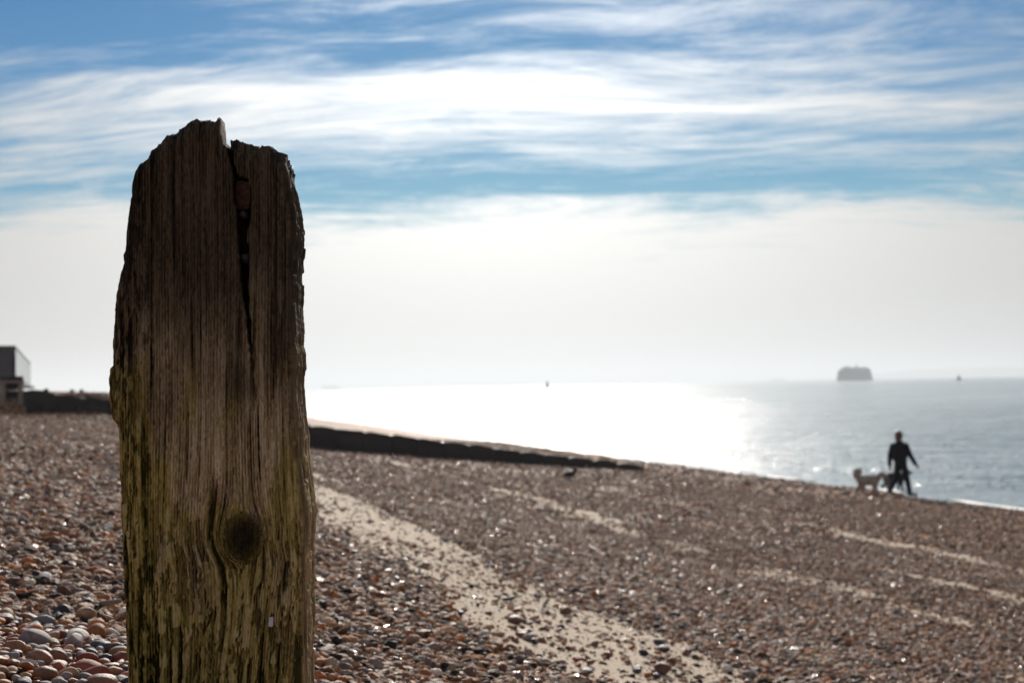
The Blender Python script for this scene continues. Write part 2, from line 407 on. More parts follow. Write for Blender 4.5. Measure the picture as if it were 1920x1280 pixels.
def wavelets():
    n = 9000; V, Q = [], []; nr_, ns = 5, 9
    u = 22.5 + 75 * RNG.random(n) ** 1.3; v = 24 + 170 * RNG.random(n) ** 1.1
    r = RNG.uniform(.025, .075, n); sl = np.tan(np.radians(RNG.uniform(9, 20, n))); zs = sea_h(u, v) * (1 - sst(45, 150, u)) * (1 - sst(80, 215, v)) + 0.006
    a = np.arange(ns) * 2 * math.pi / ns; t_ = np.linspace(0.04, 1, nr_)
    for i in range(n):
        rr = t_[:, None] * r[i]; z = (0.5 * r[i] * sl[i]) * (1 - t_ ** 2)
        uu = u[i] + rr * np.cos(a) * .7; vv = v[i] + rr * np.sin(a) * 1.4
        b = len(V) * nr_ * ns; V.append(np.stack([uu * CA - vv * SA, uu * SA + vv * CA, zs[i] + z[:, None] + 0 * uu - 0.02 * (t_[:, None] > .99)], -1).reshape(-1, 3)); Q.append(grid_quads(nr_, ns, True) + b)
    mt, nt, bs = mat_new('ripple_water'); bs.inputs['Base Color'].default_value = (0.085, 0.14, 0.15, 1); bs.inputs['IOR'].default_value = 1.333
    nt.l.new(nt.ramp(nt.noise(obj_co(nt), 3.0, 2), [(0.3, 0.07), (0.7, 0.13)]), bs.inputs['Roughness'])
    tag(link('ripple_crests', mesh_np('ripple_crests', np.concatenate(V), np.concatenate(Q), mt)), 'small glinting ripple crests on the sea near the shore', 'ripples', None, 'stuff')
wavelets()

# ------------------------------------------------------------------ far land and far things on the water
HILL = simple('far_land', (0.07, 0.085, 0.06), 0.9, 0.3, 0.004)
def far_land():
    Y = 13500.0; n = 140
    xs = np.linspace(1330, 2300, n); X = (xs - 960) / F * Y
    h = 95 * sst(1560, 1800, xs) * (0.62 + 0.5 * fbm(xs / 120, xs * 0, 5, 4)) + 14 * sst(1400, 1600, xs)
    V = []
    for k, (dy, f_) in enumerate(((0, 0.0), (350, 0.55), (900, 1.0), (1800, 0.75), (2800, -0.05))):
        V.append(np.stack([X, np.full(n, Y + dy), -2 + h * f_ + (8 * (fbm(X / 300, X * 0 + k, 8, 3) - .5) if 0 < k < 4 else 0)], -1))
    return mesh_np('distant_hills', np.stack(V), grid_quads(5, n), HILL)
tag(link('distant_hills', far_land()), 'faint low hills across the water at the right horizon', None, None, 'structure')

STONE = simple('granite', (0.16, 0.155, 0.15), 0.85, 0.2, 0.3)
DARKM = simple('dark_iron', (0.035, 0.035, 0.04), 0.7, 0.2, 0.8)
def ring(bm, prof_, seg=64, c=(0, 0)):
    rows = [[bm.verts.new((c[0] + r * math.cos(2 * math.pi * k / seg), c[1] + r * math.sin(2 * math.pi * k / seg), z)) for k in range(seg)] for r, z in prof_]
    for A, B in zip(rows, rows[1:]):
        for k in range(seg): bm.faces.new((A[k], A[(k + 1) % seg], B[(k + 1) % seg], B[k]))
    bm.faces.new(rows[0][::-1]); bm.faces.new(rows[-1]); return bm
def sea_fort():
    Y = 2900.0; p = at(1602, 700, Y); t = empty('sea_fort', (p.x, Y, 0.0))
    tag(t, 'round stone sea fort standing in the water on the right horizon', 'fort')
    link('drum_wall', bm_mesh('drum_wall', ring(bmesh.new(), [(37, -4), (36.6, 3.0), (35.2, 3.2), (34.6, 9.5), (35.2, 9.8), (35.2, 10.4), (34.2, 10.6), (33.2, 17), (32.6, 19.2)], 72), STONE), t)
    link('parapet', bm_mesh('parapet', ring(bmesh.new(), [(33.2, 19.25), (33.2, 20.2), (32.0, 21.0), (28.5, 24.3), (27.8, 24.4)], 72), STONE), t)
    link('roof_deck', bm_mesh('roof_deck', ring(bmesh.new(), [(27.6, 24.42), (26.5, 26.3), (14, 26.8)], 48), DARKM), t)
    bmw = bmesh.new(); ring(bmw, [(1.6, 26.7), (1.3, 31.5), (1.8, 31.6), (1.8, 32.0), (1.0, 32.1), (1.0, 33.4), (0.2, 34.4)], 16, (4.5, 0))
    link('light_tower', bm_mesh('light_tower', bmw, STONE), t)
    box('roof_cabin', (-14, 4, 28.0), (9, 6, 2.4), STONE, t, bevel=0.15)
    gm = None
    for row, (z, r_, sc_) in enumerate(((6.2, 35.05, 1.0), (13.6, 33.85, 1.0))):
        for k in range(24):
            a = math.pi + (k + 0.5) / 24 * math.pi
            if gm is None: gm = bm_mesh('gun_port', box_bm(bmesh.new(), (0, 0, 0), (0.5, 2.4, 2.6), bevel=0.1), DARKM)
            o = link('gun_port', gm, t, (r_ * math.cos(a), r_ * math.sin(a), z)); o.rotation_euler = (0, 0, a)
sea_fort()

BUOYD = simple('buoy_dark_paint', (0.025, 0.03, 0.028), 0.5, 0.3, 1.0)
def buoy(px, Y, s, label, kind):
    p = at(px, 715, Y); t = empty('navigation_buoy', (p.x, Y, 0)); tag(t, label, 'buoy')
    if kind == 0:
        pr = [(0.3, -1.0), (1.75, -0.6), (1.8, 0.5), (1.6, 0.7)]
        link('float_hull', bm_mesh('float_hull', ring(bmesh.new(), [(r * s, z * s) for r, z in pr], 24), BUOYD, True), t)
        link('tower', bm_mesh('tower', ring(bmesh.new(), [(1.35 * s, .7 * s), (.8 * s, 2.2 * s), (.42 * s, 3.6 * s), (.36 * s, 3.7 * s)], 10), BUOYD), t)
        link('top_mark', bm_mesh('top_mark', ring(bmesh.new(), [(.06 * s, 3.7 * s), (.06 * s, 4.1 * s), (.4 * s, 4.15 * s), (.05 * s, 5.0 * s)], 14), BUOYD), t)
    else:
        pr = [(0.3, -1.0), (2.3, -0.6), (2.5, 0.3), (2.3, 0.9), (1.6, 1.25)]
        link('float_hull', bm_mesh('float_hull', ring(bmesh.new(), [(r * s, z * s) for r, z in pr], 24), BUOYD, True), t)
        link('tower', bm_mesh('tower', ring(bmesh.new(), [(1.3 * s, 1.25 * s), (1.0 * s, 2.6 * s), (.8 * s, 2.9 * s)], 10), BUOYD), t)
        link('lamp', bm_mesh('lamp', ring(bmesh.new(), [(.35 * s, 2.9 * s), (.35 * s, 3.5 * s), (.08 * s, 3.9 * s)], 14), BUOYD), t)
buoy(1026, 1250.0, 1.45, 'dark pointed buoy floating in the sun glitter at mid horizon', 0)
buoy(1798, 1500.0, 1.35, 'squat dark buoy on the water right of the sea fort', 1)
buoy(1193, 5200.0, 1.5, 'tiny faint buoy on the hazy horizon between pointed buoy and sea fort', 1)

SHIPM = simple('ship_hull', (0.05, 0.06, 0.075), 0.6, 0.15, 0.05); SHIPW = simple('ship_upperworks', (0.25, 0.25, 0.26), 0.6, 0.15, 0.05)
def ship(px, Y, L, H, label, mirror=1):
    p = at(px, 712, Y); t = empty('far_ship', (p.x, Y, 0)); tag(t, label, 'ship')
    bm = bmesh.new(); n = 14; rows = []
    for i in range(n):
        s_ = -1 + 2 * i / (n - 1); b = max(0.03, 1 - abs(s_) ** 3.5) * L * 0.075
        sh = H * (0.40 + 0.07 * max(0, s_ * mirror) ** 2)
        x = s_ * L / 2
        rows.append([bm.verts.new((x * 0.96, -b * .6, -3)), bm.verts.new((x, -b, sh)), bm.verts.new((x, b, sh)), bm.verts.new((x * 0.96, b * .6, -3))])
    for A, B in zip(rows, rows[1:]):
        for k in range(4): bm.faces.new((A[k], A[(k + 1) % 4], B[(k + 1) % 4], B[k]))
    bm.faces.new(rows[0]); bm.faces.new(rows[-1][::-1])
    link('hull', bm_mesh('hull', bm, SHIPM), t)
    box('cargo_block', (0, 0, H * 0.53), (L * 0.72, L * 0.11, H * 0.27), SHIPM, t)
    box('bridge_house', (-mirror * L * 0.36, 0, H * 0.68), (L * 0.09, L * 0.10, H * 0.58), SHIPW, t)
    tube('funnel', [(-mirror * L * .42, 0, H * .5), (-mirror * L * .42, 0, H * .98)], L * .015, SHIPW, t, 10)
ship(620, 11500.0, 150, 38, 'very faint pale ship in the haze beside the post')
ship(1458, 12500.0, 130, 33, 'very faint pale ship in the haze left of the sea fort', -1)

# ------------------------------------------------------------------ pavilion at the top of the beach
PAVD = simple('dark_cladding', (0.075, 0.06, 0.066), 0.6, 0.1, 0.6); PAVG, nt, bs = mat_new('pale_green_glass')
nt.l.new(nt.ramp(nt.noise(obj_co(nt), 0.4, 3), [(0.3, (0.30, 0.38, 0.34)), (0.7, (0.38, 0.46, 0.42))]), bs.inputs['Base Color']); bs.inputs['Roughness'].default_value = 0.12; bs.inputs['Specular IOR Level'].default_value = 0.8
CONC = simple('concrete', (0.34, 0.27, 0.21), 0.9, 0.18, 2.5, 0.3)
PAVS = simple('pavilion_slab', (0.09, 0.105, 0.095), 0.7, 0.15, 1.0)
def pavilion():
    Y0 = 112.0; c0 = at(29, 652, Y0); z1 = c0.z; z0 = at(29, 716, Y0).z
    t = empty('beach_pavilion', (c0.x, c0.y, float(ground_z(*to_uv(c0.x, c0.y))) - 0.3)); base = t.location.z
    tag(t, 'dark boxy pavilion with a pale glass side at the left edge', 'building')
    ang = math.atan2(-(at(58, 690, 176).x - c0.x), 176 - Y0)      # side runs away along the shore
    t.rotation_euler = (0, 0, ang); L = 66.0; Wd = 14.0; H = z1 - z0; zb = z0 - base
    box('wall', (-Wd / 2 - 0.12, L / 2, zb + H / 2), (Wd - 0.3, L - 0.1, H), PAVD, t)
    box('roof', (-Wd / 2 + 0.1, L / 2, zb + H + 0.09), (Wd - 0.2, L + 0.3, 0.18), PAVD, t)
    box('floor_slab', (-Wd / 2 + 0.15, L / 2, zb - 0.14), (Wd + 0.6, L + 0.6, 0.26), PAVS, t)
    box('plinth', (-Wd / 2 - 1.5, L / 2 + 0.6, (zb - 0.28) / 2 - 0.3), (Wd - 3, L - 1, zb - 0.28 + 0.6), PAVD, t)
    n = 16; pw = L / n
    me = bm_mesh('glass_pane', box_bm(bmesh.new(), (0, 0, 0), (0.05, pw - 0.16, H - 0.16)), PAVG)
    mu = bm_mesh('mullion', box_bm(bmesh.new(), (0, 0, 0), (0.07, 0.14, H - 0.05)), PAVS)
    for k in range(n):
        link('glass_pane', me, t, (-0.02, (k + 0.5) * pw, zb + H / 2))
        link('mullion', mu, t, (-0.02, k * pw + 0.06, zb + H / 2))
pavilion()

# ------------------------------------------------------------------ the far timber groyne
def make_timber(name, c0, c1, rough, wet=0.0):
    mt, nt, bs = mat_new(name); co = obj_co(nt)
    inf = nt.node('ShaderNodeObjectInfo').outputs['Random']
    n = nt.noise(nt.mapping(co, (2, 14, 14)), 2.0, 6, 0.65, 0.4)
    colr = nt.ramp(n, [(0.25, c0), (0.75, c1)])
    colr = nt.mix(1.0, colr, nt.ramp(inf, [(0, 0.7), (1, 1.25)]), 'MULTIPLY')
    nt.l.new(colr, bs.inputs['Base Color']); bs.inputs['Roughness'].default_value = rough
    nt.l.new(nt.bump(n, 0.6, 0.015), bs.inputs['Normal']); return mt
TIMB = make_timber('wet_groyne_board', (0.018, 0.012, 0.009), (0.055, 0.036, 0.025), 0.62)
TPOST = make_timber('wet_groyne_post', (0.03, 0.025, 0.022), (0.075, 0.06, 0.05), 0.30)
def top_g(u): return CAMZ - 1.06 - 0.149 * (u - 5.5)
def groyne():
    t = empty('timber_groyne', uv(15.9, VG, float(ground_z(15.9, VG - .2))))
    tag(t, 'long low dark timber groyne running down the beach to the sea', 'groyne')
    t.rotation_euler = (0, 0, R(15.5)); o_ = t.location.z
    bay = 0.8; n = 23; slope = math.atan(0.149)
    bl = bay - 0.008
    boards, caps = [], []
    for k in range(8):
        bm = box_bm(bmesh.new(), (0, 0, 0), (bl / math.cos(slope), 0.085, 0.206), bevel=0.010)
        bmesh.ops.subdivide_edges(bm, edges=[e for e in bm.edges if abs(e.verts[0].co.x - e.verts[1].co.x) > 0.3], cuts=7)
        for v in bm.verts:
            v.co.y += 0.006 * math.sin(9 * v.co.x + k)
            if k >= 4 and v.co.z > 0: v.co.z += 0.012 * math.sin(7 * v.co.x + 2 * k) - 0.055 * sst(bl * 0.34, bl * 0.5, abs(v.co.x)) * (0.6 + 0.2 * (k % 3))
        (boards if k < 4 else caps).append(bm_mesh('board', bm, TIMB))
    bm = box_bm(bmesh.new(), (0, 0, 0), (0.165, 0.19, 1.5), bevel=0.03)
    for v in bm.verts: v.co += Vector((random.uniform(-.008, .008), random.uniform(-.008, .008), random.uniform(-.01, .01)))
    pm = bm_mesh('post', bm, TPOST)
    for i in range(n + 1):
        lu = -i * bay                       # local x, from the seaward end up the beach
        u = 15.9 + lu
        zt = top_g(u) - o_
        p = link('post', pm, t, (lu, 0.145 + random.uniform(-.012, .012), zt - 0.022 - 0.75 + random.uniform(-.015, .012)))
        p.rotation_euler = (random.uniform(-.03, .03) - 0.03, random.uniform(-.03, .03), random.uniform(-.06, .06))
        if i == n: break
        uc = u - bay / 2; rows = 2 + int(max(0, (top_g(uc) - float(ground_z(uc, VG - 0.2)))) / 0.2)
        dz = random.uniform(-.018, .03)
        for r_ in range(rows):
            b = link('board', random.choice(boards if r_ else caps), t, (lu - bay / 2, random.uniform(-.003, .003), top_g(uc) - o_ - 0.10 - r_ * 0.2 + dz))
            b.rotation_euler = (0, slope, 0)
groyne()
def groyne_head():
    p = at(24, 768, 40.2); u, v = to_uv(p.x, p.y); zg = float(ground_z(u, v))
    t = empty('concrete_groyne_head', (p.x, p.y, zg - 0.1), R(15.5)); tag(t, 'squat concrete frame with dark opening at the upper end of the groyne', 'groyne head')
    H = CAMZ + 0.33 - zg + 0.1
    for sx_, w_ in ((-0.27, .16), (0.22, .13)): box('pillar', (sx_, 0, H / 2), (w_, 0.22, H), CONC, t, bevel=.012)
    box('lintel', (-0.03, 0, H + 0.035), (0.72, 0.3, 0.07), CONC, t, bevel=.01)
    for k in range(4): box('back_board', (-0.03, 0.13, 0.1 + k * 0.2), (0.62, 0.06, 0.19), TIMB, t, bevel=.01)
groyne_head()
for px, py, lab in ((86, 729, 'leftmost of the small dark stumps on the far beach crest'), (135, 733, 'middle one of the small dark stumps on the far beach crest'), (153, 733, 'small dark stump on the far beach crest nearest the post')):
    Y = 62.0; p = at(px, py, Y); zg = float(ground_z(*to_uv(p.x, p.y)))
    bm = bmesh.new(); tube_bm(bm, [(0, 0, -0.3), (0.01, 0, 0.1), (-0.01, 0.01, max(0.08, p.z - zg))], [0.13, 0.12, 0.10], 12)
    tag(link('timber_stump', bm_mesh('timber_stump', bm, TIMB), None, (p.x, p.y, zg)), lab, 'stump')

# ------------------------------------------------------------------ the weathered post
TH = R(5.0); PN = Vector((math.sin(TH), -math.cos(TH), 0))       # front face looks this way
PX = Vector((math.cos(TH), math.sin(TH), 0)); PC = at(405, 735, 2.08)
def trace(tab, y): a = np.array(tab, float); return np.interp(y, a[:, 0], a[:, 1])
LT = [(200, 258), (292, 258), (300, 252), (340, 244), (352, 243), (380, 240), (440, 234), (470, 229), (476, 226), (490, 229), (505, 224), (545, 214), (600, 209), (660, 207), (684, 208), (690, 203), (705, 200.5), (740, 200), (770, 203), (788, 208), (797, 217), (820, 219), (900, 221), (1000, 224), (1100, 227), (1180, 231), (1280, 235), (1700, 240)]
RTB = [(200, 546), (290, 545), (310, 549), (345, 556), (370, 561), (395, 566), (420, 567), (450, 566), (460, 563), (520, 564), (560, 563), (600, 566), (640, 566), (655, 570), (685, 571), (705, 567), (740, 566), (800, 573), (860, 577), (910, 583), (955, 590), (985, 592), (1010, 591), (1040, 588), (1100, 588), (1200, 587), (1280, 587), (1700, 586)]
TOPT = [(250, 300), (258, 295), (262, 291), (268, 290), (276, 279), (285, 270), (293, 262), (300, 255), (306, 250), (320, 244), (326, 241), (336, 236), (345, 227), (352, 221), (358, 216), (365, 213.5), (370, 216), (380, 217), (388, 215), (394, 218), (401, 219), (405, 213), (410, 213), (413, 216), (414.5, 240), (418, 252), (421, 262), (423, 256), (428, 252.5), (440, 252), (450, 256), (456, 260), (470, 262), (480, 265), (492, 264), (500, 263), (508, 265), (518, 271), (528, 276), (534, 279), (540, 284), (545, 292), (560, 300)]
XL = [(200, 411), (215, 412), (250, 418), (300, 428), (330, 434), (400, 440), (470, 445), (540, 452), (600, 461), (650, 467), (740, 471), (800, 474)]
XR = [(200, 420), (255, 423), (300, 434), (326, 441), (334, 462), (360, 466), (410, 463), (440, 458), (480, 464), (540, 462), (600, 467), (660, 471), (740, 474), (800, 475)]
def build_post():
    nc, nr = 300, 900
    s = np.linspace(0, 1, nc)[None, :]; tt = np.linspace(0, 1, nr)[:, None]
    sx_ = s + 0 * tt
    topx = 258 + sx_ * (521 - 258)
    tp = trace([(a, b) for a, b in TOPT], topx) + (vn(topx / 2.6, topx * 0, 90) - .5) * 3.0
    py = 1640 + (tp - 1640) * (tt ** 0.98)
    L = trace(LT, py) + (fbm(py / 14, py * 0, 91, 3) - .5) * 3.2
    Rr = trace(RTB, py) - 28 + (fbm(py / 16, py * 0, 92, 3) - .5) * 3.2
    px = L + sx_ * (Rr - L)
    # grain coordinate, flowing round the knot
    kx, ky = 455.0, 1008.0
    X = px - kx; Zk = (py - ky) / 1.30; r2 = X * X + Zk * Zk; rk = np.sqrt(r2)
    wake = sst(0, 60, py - ky) * np.exp(-((py - ky - 60) / 190.0) ** 2)
    psi = X * (1 - np.minimum(31 ** 2 / np.maximum(r2, 1), 1.0)) - wake * 16 * np.exp(-(X / 120) ** 2) * np.sign(1)
    inside = 1 - sst(22, 40, rk)
    G = psi + (fbm(px / 90, py / 520, 93, 2) - .5) * 16 + 300
    G = G * (1 - inside) + inside * (rk * 1.1 + 900)
    lowr = sst(820, 1120, py); leftr = 1 - sst(230, 330, px)
    ero = 0.35 + 0.75 * np.maximum(lowr * 0.85, 0.40 * leftr) + 0.15 * sst(430, 520, px)
    fine = vn(G / 2.6, py / 90, 94); mid = vn(G / 6.3, py / 170, 95); mid2 = fbm(G / 6.3, py / 60, 96, 2)
    lines = 0.5 + 0.5 * np.sin(G / 5.4 * 2 * math.pi + 4 * vn(G / 22, py / 240, 97))
    fis = sst(.70, .86, vn(G / 8.2, py / 210, 98)) ; fis2 = sst(.66, .80, fbm(G / 15, py / 260, 99, 2))
    flake = sst(.47, .53, fbm(G / 9, py / 40, 100, 4, .6))
    coarse = fbm(px / 45, py / 190, 101, 3)
    dep = 0.0012 * fine + 0.0019 * lines * (0.35 + 0.65 * mid) + 0.0022 * mid * ero + 0.0024 * fbm(px / 2.8, py / 8, 88, 3) + 0.0045 * fis * ero + 0.0042 * fis2 * ero * (0.4 + 0.6 * mid2) + 0.0046 * flake * lowr + 0.0036 * flake * leftr + 0.010 * (coarse - .5)
    dep *= (1 - 0.75 * inside)
    kn = np.exp(-(rk / 31.0) ** 3); rim = np.exp(-((rk - 38) / 6.0) ** 2)
    dep += 0.0050 * kn - 0.0010 * rim + inside * 0.0005 * (fbm(rk / 4, np.arctan2(Zk, X) * 1.2, 103, 2) - .5) + kn * 0.003 * (fbm(px / 7, py / 7, 104, 3) - .5)
    # the split running down from the top and the hollow behind it
    xl = trace(XL, py) + (vn(py / 9, py * 0, 105) - .5) * 3; xr = trace(XR, py) + (vn(py / 11, py * 0, 106) - .5) * 4
    inn = sst(-1.2, 1.5, px - xl) * (1 - sst(-1.5, 3.0, px - xr))
    cdep = 0.052 * (1 - sst(560, 720, py)) + 0.010 * (1 - sst(720, 800, py))
    dep += inn * (cdep * (0.82 + 0.3 * fbm(px / 12, py / 50, 107, 3)))
    rec = sst(0, 2.5, px - xl) * (1 - sst(380, 700, py)); dep += rec * 0.012 * (1 - inn)
    dep -= 0.003 * np.exp(-((px - xl + 5) / 5) ** 2) * (1 - sst(600, 760, py))
    ch = sst(0, 1, vn(G / 20, py / 80, 108)) * np.exp(-((px - 480) / 22) ** 2) * sst(600, 660, py) * (1 - sst(740, 800, py)); dep += 0.012 * ch
    # rounded arrises and the worn top
    wl = (px - L); wr = (Rr - px)
    dep += 0.014 * np.clip(1 - wl / 20, 0, 1) ** 2.2 + 0.012 * np.clip(1 - wr / 17, 0, 1) ** 2.2
    dep += 0.030 * np.clip(1 - (py - tp) / 45, 0, 1) ** 2.4 * (0.5 + fbm(px / 14, py / 14, 109, 3))
    # to the world
    ex = (px - 960) / F; ey = (640 - py) / F
    d = np.stack([fw[i] + rt[i] * ex + up[i] * ey for i in range(3)], -1)
    n_ = np.array(PN); pc = np.array(PC); o = np.array((0, 0, CAMZ))
    tq = ((pc - o) @ n_) / (d @ n_)
    P = o + d * tq[..., None] - dep[..., None] * n_
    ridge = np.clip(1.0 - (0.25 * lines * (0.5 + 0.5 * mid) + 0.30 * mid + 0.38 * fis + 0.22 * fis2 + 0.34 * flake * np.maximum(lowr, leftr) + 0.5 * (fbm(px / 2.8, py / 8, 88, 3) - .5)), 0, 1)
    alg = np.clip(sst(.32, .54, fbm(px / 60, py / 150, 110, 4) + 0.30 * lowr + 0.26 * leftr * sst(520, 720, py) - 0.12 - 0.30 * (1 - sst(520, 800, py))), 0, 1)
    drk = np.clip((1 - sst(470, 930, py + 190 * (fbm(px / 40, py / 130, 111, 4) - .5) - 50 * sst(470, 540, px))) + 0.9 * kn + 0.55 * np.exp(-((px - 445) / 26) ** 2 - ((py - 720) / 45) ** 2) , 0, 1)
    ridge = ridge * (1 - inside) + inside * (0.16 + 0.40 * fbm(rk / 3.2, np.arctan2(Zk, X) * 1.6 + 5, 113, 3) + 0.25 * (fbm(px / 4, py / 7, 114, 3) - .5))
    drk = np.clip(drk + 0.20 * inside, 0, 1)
    # the other three faces
    dp = 0.27; rings = [P]; A_r, A_a, A_d = [ridge], [alg], [drk]
    rows = py[:, -1]
    def side(edge, col, start, length, nseg, seed, pyc, first=0, last=None):
        idx = range(1, nseg + 1)
        for k in idx:
            f_ = k / nseg; q = f_ * 40
            gr = fbm(np.full(nr, q * 1.3), pyc / 120, seed, 3); fl = sst(.5, .6, fbm(np.full(nr, q / 1.2), pyc / 50, seed + 3, 3))
            yield f_, gr, fl
    fr, fl_ = P[:, -1].copy(), P[:, 0].copy(); nb = np.array(-PN); xr_ = np.array(PX)
    pyr, pyl = py[:, -1], py[:, 0]; tpr = trace(TOPT, np.array([546.0]))[0]
    new, nri, nal, ndr = [], [], [], []
    def add(pt, gr): new.append(pt); nri.append(gr); nal.append(0.12 + 0 * gr); ndr.append(drk_col)
    for f_, gr, fl in side(None, None, None, None, 36, 120, pyr):
        drk_col = drk[:, -1]; bulge = 0.006 * math.sin(min(f_ * 1.3, 1) * math.pi) if False else 0.0
        off = (0.010 * (1 - (1 - min(f_ / .08, 1)) ** 2) if f_ < 1 else 0.010) + bulge - 0.005 * fl * (1 if f_ > .06 else 0) + 0.007 * (gr - .5) - 0.02 * max(0, (f_ - .93) / .07) ** 2
        pt = fr + nb * (dp * f_) + xr_ * np.asarray(off)[..., None]
        pt = pt + np.array((0, 0, 1.0)) * ((0.02 * (fbm(np.full(nr, f_ * 6), np.zeros(nr), 131, 2) - .6)) * sst(500, 300, pyr) if False else 0)
        add(pt, gr)
    br_, bl_ = new[-1], fl_ + nb * dp
    for k in range(1, 41):
        f_ = k / 41; gr = fbm(np.full(nr, f_ * 55), pyr / 120, 140, 3); drk_col = drk[:, int((1 - f_) * (nc - 1))]
        topz = P[-1, int((1 - f_) * (nc - 1)), 2]; base = br_ * (1 - f_) + bl_ * f_
        z0 = P[0, 0, 2]; zz_ = z0 + (topz - 0.03 - z0) * tt[:, 0] ** 0.98
        pt = base + nb * (0.010 * (gr - .5) - 0.012 * abs(2 * f_ - 1) ** 6)[..., None]; pt = pt.copy(); pt[:, 2] = np.minimum(zz_, 9)
        add(pt, gr)
    for f_, gr, fl in side(None, None, None, None, 30, 160, pyl):
        if f_ >= 0.999: continue
        drk_col = drk[:, 0]; g_ = 1 - f_
        off = -(0.008 * (1 - (1 - min(g_ / .08, 1)) ** 2)) + 0.005 * fl * (1 if g_ > .06 else 0) + 0.006 * (gr - .5)
        # left side leans inwards so that the front edge stays the outline
        pt = fl_ + nb * (dp * g_) + xr_ * np.asarray(off + 0.012 + 0.05 * g_)[..., None]
        add(pt, gr)
    V = np.concatenate([P] + [a[:, None, :] for a in new], 1)
    cat = lambda a, b: np.concatenate([a] + [np.asarray(x)[:, None] for x in b], 1)
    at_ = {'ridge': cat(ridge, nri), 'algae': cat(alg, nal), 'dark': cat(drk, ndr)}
    ntot = V.shape[1]; Q_ = grid_quads(nr, ntot, True)
    # worn top: rings shrinking to a rough centre line
    top = V[-1]; vv = [V.reshape(-1, 3)]; qs = [Q_]; base_i = (nr - 1) * ntot; cnt = nr * ntot
    ctr = top.mean(0); ext = [[a[-1]] for a in at_.values()]
    prev = base_i + np.arange(ntot)
    add_at = []
    for k, f_ in enumerate((.12, .28, .46, .64, .82, .95)):
        # move towards the line running front-to-back middle, keep own height with roughness
        tgt = top.copy(); tgt[:, :2] = ctr[:2] + ((top[:, :2] - ctr[:2]) @ xr_[:2])[:, None] * xr_[:2] * 0.96
        colz = 0.5 * (top[:, 2] + np.interp((top[:, :2] - ctr[:2]) @ xr_[:2], np.sort((P[-1, :, :2] - ctr[:2]) @ xr_[:2]), P[-1, :, 2]))
        pt = top * (1 - f_) + tgt * f_; pt[:, 2] = top[:, 2] * (1 - f_) + (colz - 0.015) * f_ + 0.012 * (vn(pt[:, 0] * 160, pt[:, 1] * 160, 170) - .6)
        cur = cnt + np.arange(ntot); vv.append(pt); cnt += ntot
        qs.append(np.stack([prev, np.roll(prev, -1), np.roll(cur, -1), cur], -1)); prev = cur; add_at.append(1)
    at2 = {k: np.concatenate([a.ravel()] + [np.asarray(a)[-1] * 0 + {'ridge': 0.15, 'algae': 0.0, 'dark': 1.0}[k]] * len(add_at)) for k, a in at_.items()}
    Vall = np.concatenate(vv)
    return Vall, np.concatenate(qs), at2
def make_post_mat():
    mt, nt, bs = mat_new('weathered_sea_timber'); co = nt.node('ShaderNodeNewGeometry').outputs['Position']
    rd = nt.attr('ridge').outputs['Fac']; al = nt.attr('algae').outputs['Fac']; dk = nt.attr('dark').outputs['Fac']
    st = nt.noise(nt.mapping(co, (380, 380, 16)), 1.0, 4, 0.65, 0.4)
    sp = nt.noise(co, 420, 3, 0.7); pt = nt.noise(nt.mapping(co, (14, 14, 5)), 1.0, 5, 0.65)
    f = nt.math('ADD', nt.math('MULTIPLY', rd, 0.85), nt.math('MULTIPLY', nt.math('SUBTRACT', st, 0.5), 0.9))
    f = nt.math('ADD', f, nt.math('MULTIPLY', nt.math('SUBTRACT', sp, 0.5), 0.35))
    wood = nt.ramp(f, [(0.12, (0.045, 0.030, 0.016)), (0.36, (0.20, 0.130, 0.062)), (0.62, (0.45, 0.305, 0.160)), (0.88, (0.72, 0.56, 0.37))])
    green = nt.ramp(f, [(0.12, (0.045, 0.036, 0.008)), (0.36, (0.21, 0.150, 0.036)), (0.62, (0.40, 0.285, 0.080)), (0.88, (0.60, 0.45, 0.20))])
    gm = nt.math('MULTIPLY', al, nt.rng(nt.math('ADD', pt, nt.math('MULTIPLY', nt.math('SUBTRACT', st, .5), 0.6)), 0.24, 0.52))
    dg = nt.noise(nt.mapping(co, (60, 60, 26), (0, 0, 0), (3, 3, 3)), 1.0, 4, 0.7)
    colr = nt.mix(gm, wood, green)
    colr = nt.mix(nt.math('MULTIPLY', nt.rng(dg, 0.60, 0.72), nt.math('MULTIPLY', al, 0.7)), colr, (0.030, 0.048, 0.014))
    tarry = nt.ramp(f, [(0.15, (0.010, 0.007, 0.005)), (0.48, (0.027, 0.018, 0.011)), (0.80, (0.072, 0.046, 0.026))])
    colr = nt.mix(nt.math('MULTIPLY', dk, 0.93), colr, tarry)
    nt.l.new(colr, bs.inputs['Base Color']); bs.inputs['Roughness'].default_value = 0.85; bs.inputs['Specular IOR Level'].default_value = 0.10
    hb = nt.math('ADD', nt.math('MULTIPLY', st, 1.0), nt.math('MULTIPLY', sp, 0.45))
    nt.l.new(nt.bump(hb, 0.7, 0.0022), bs.inputs['Normal']); return mt
PM = make_post_mat()
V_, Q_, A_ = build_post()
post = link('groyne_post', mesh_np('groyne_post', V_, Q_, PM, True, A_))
tag(post, 'tall weathered timber post, split at its dark jagged top, green with algae lower down', 'post')

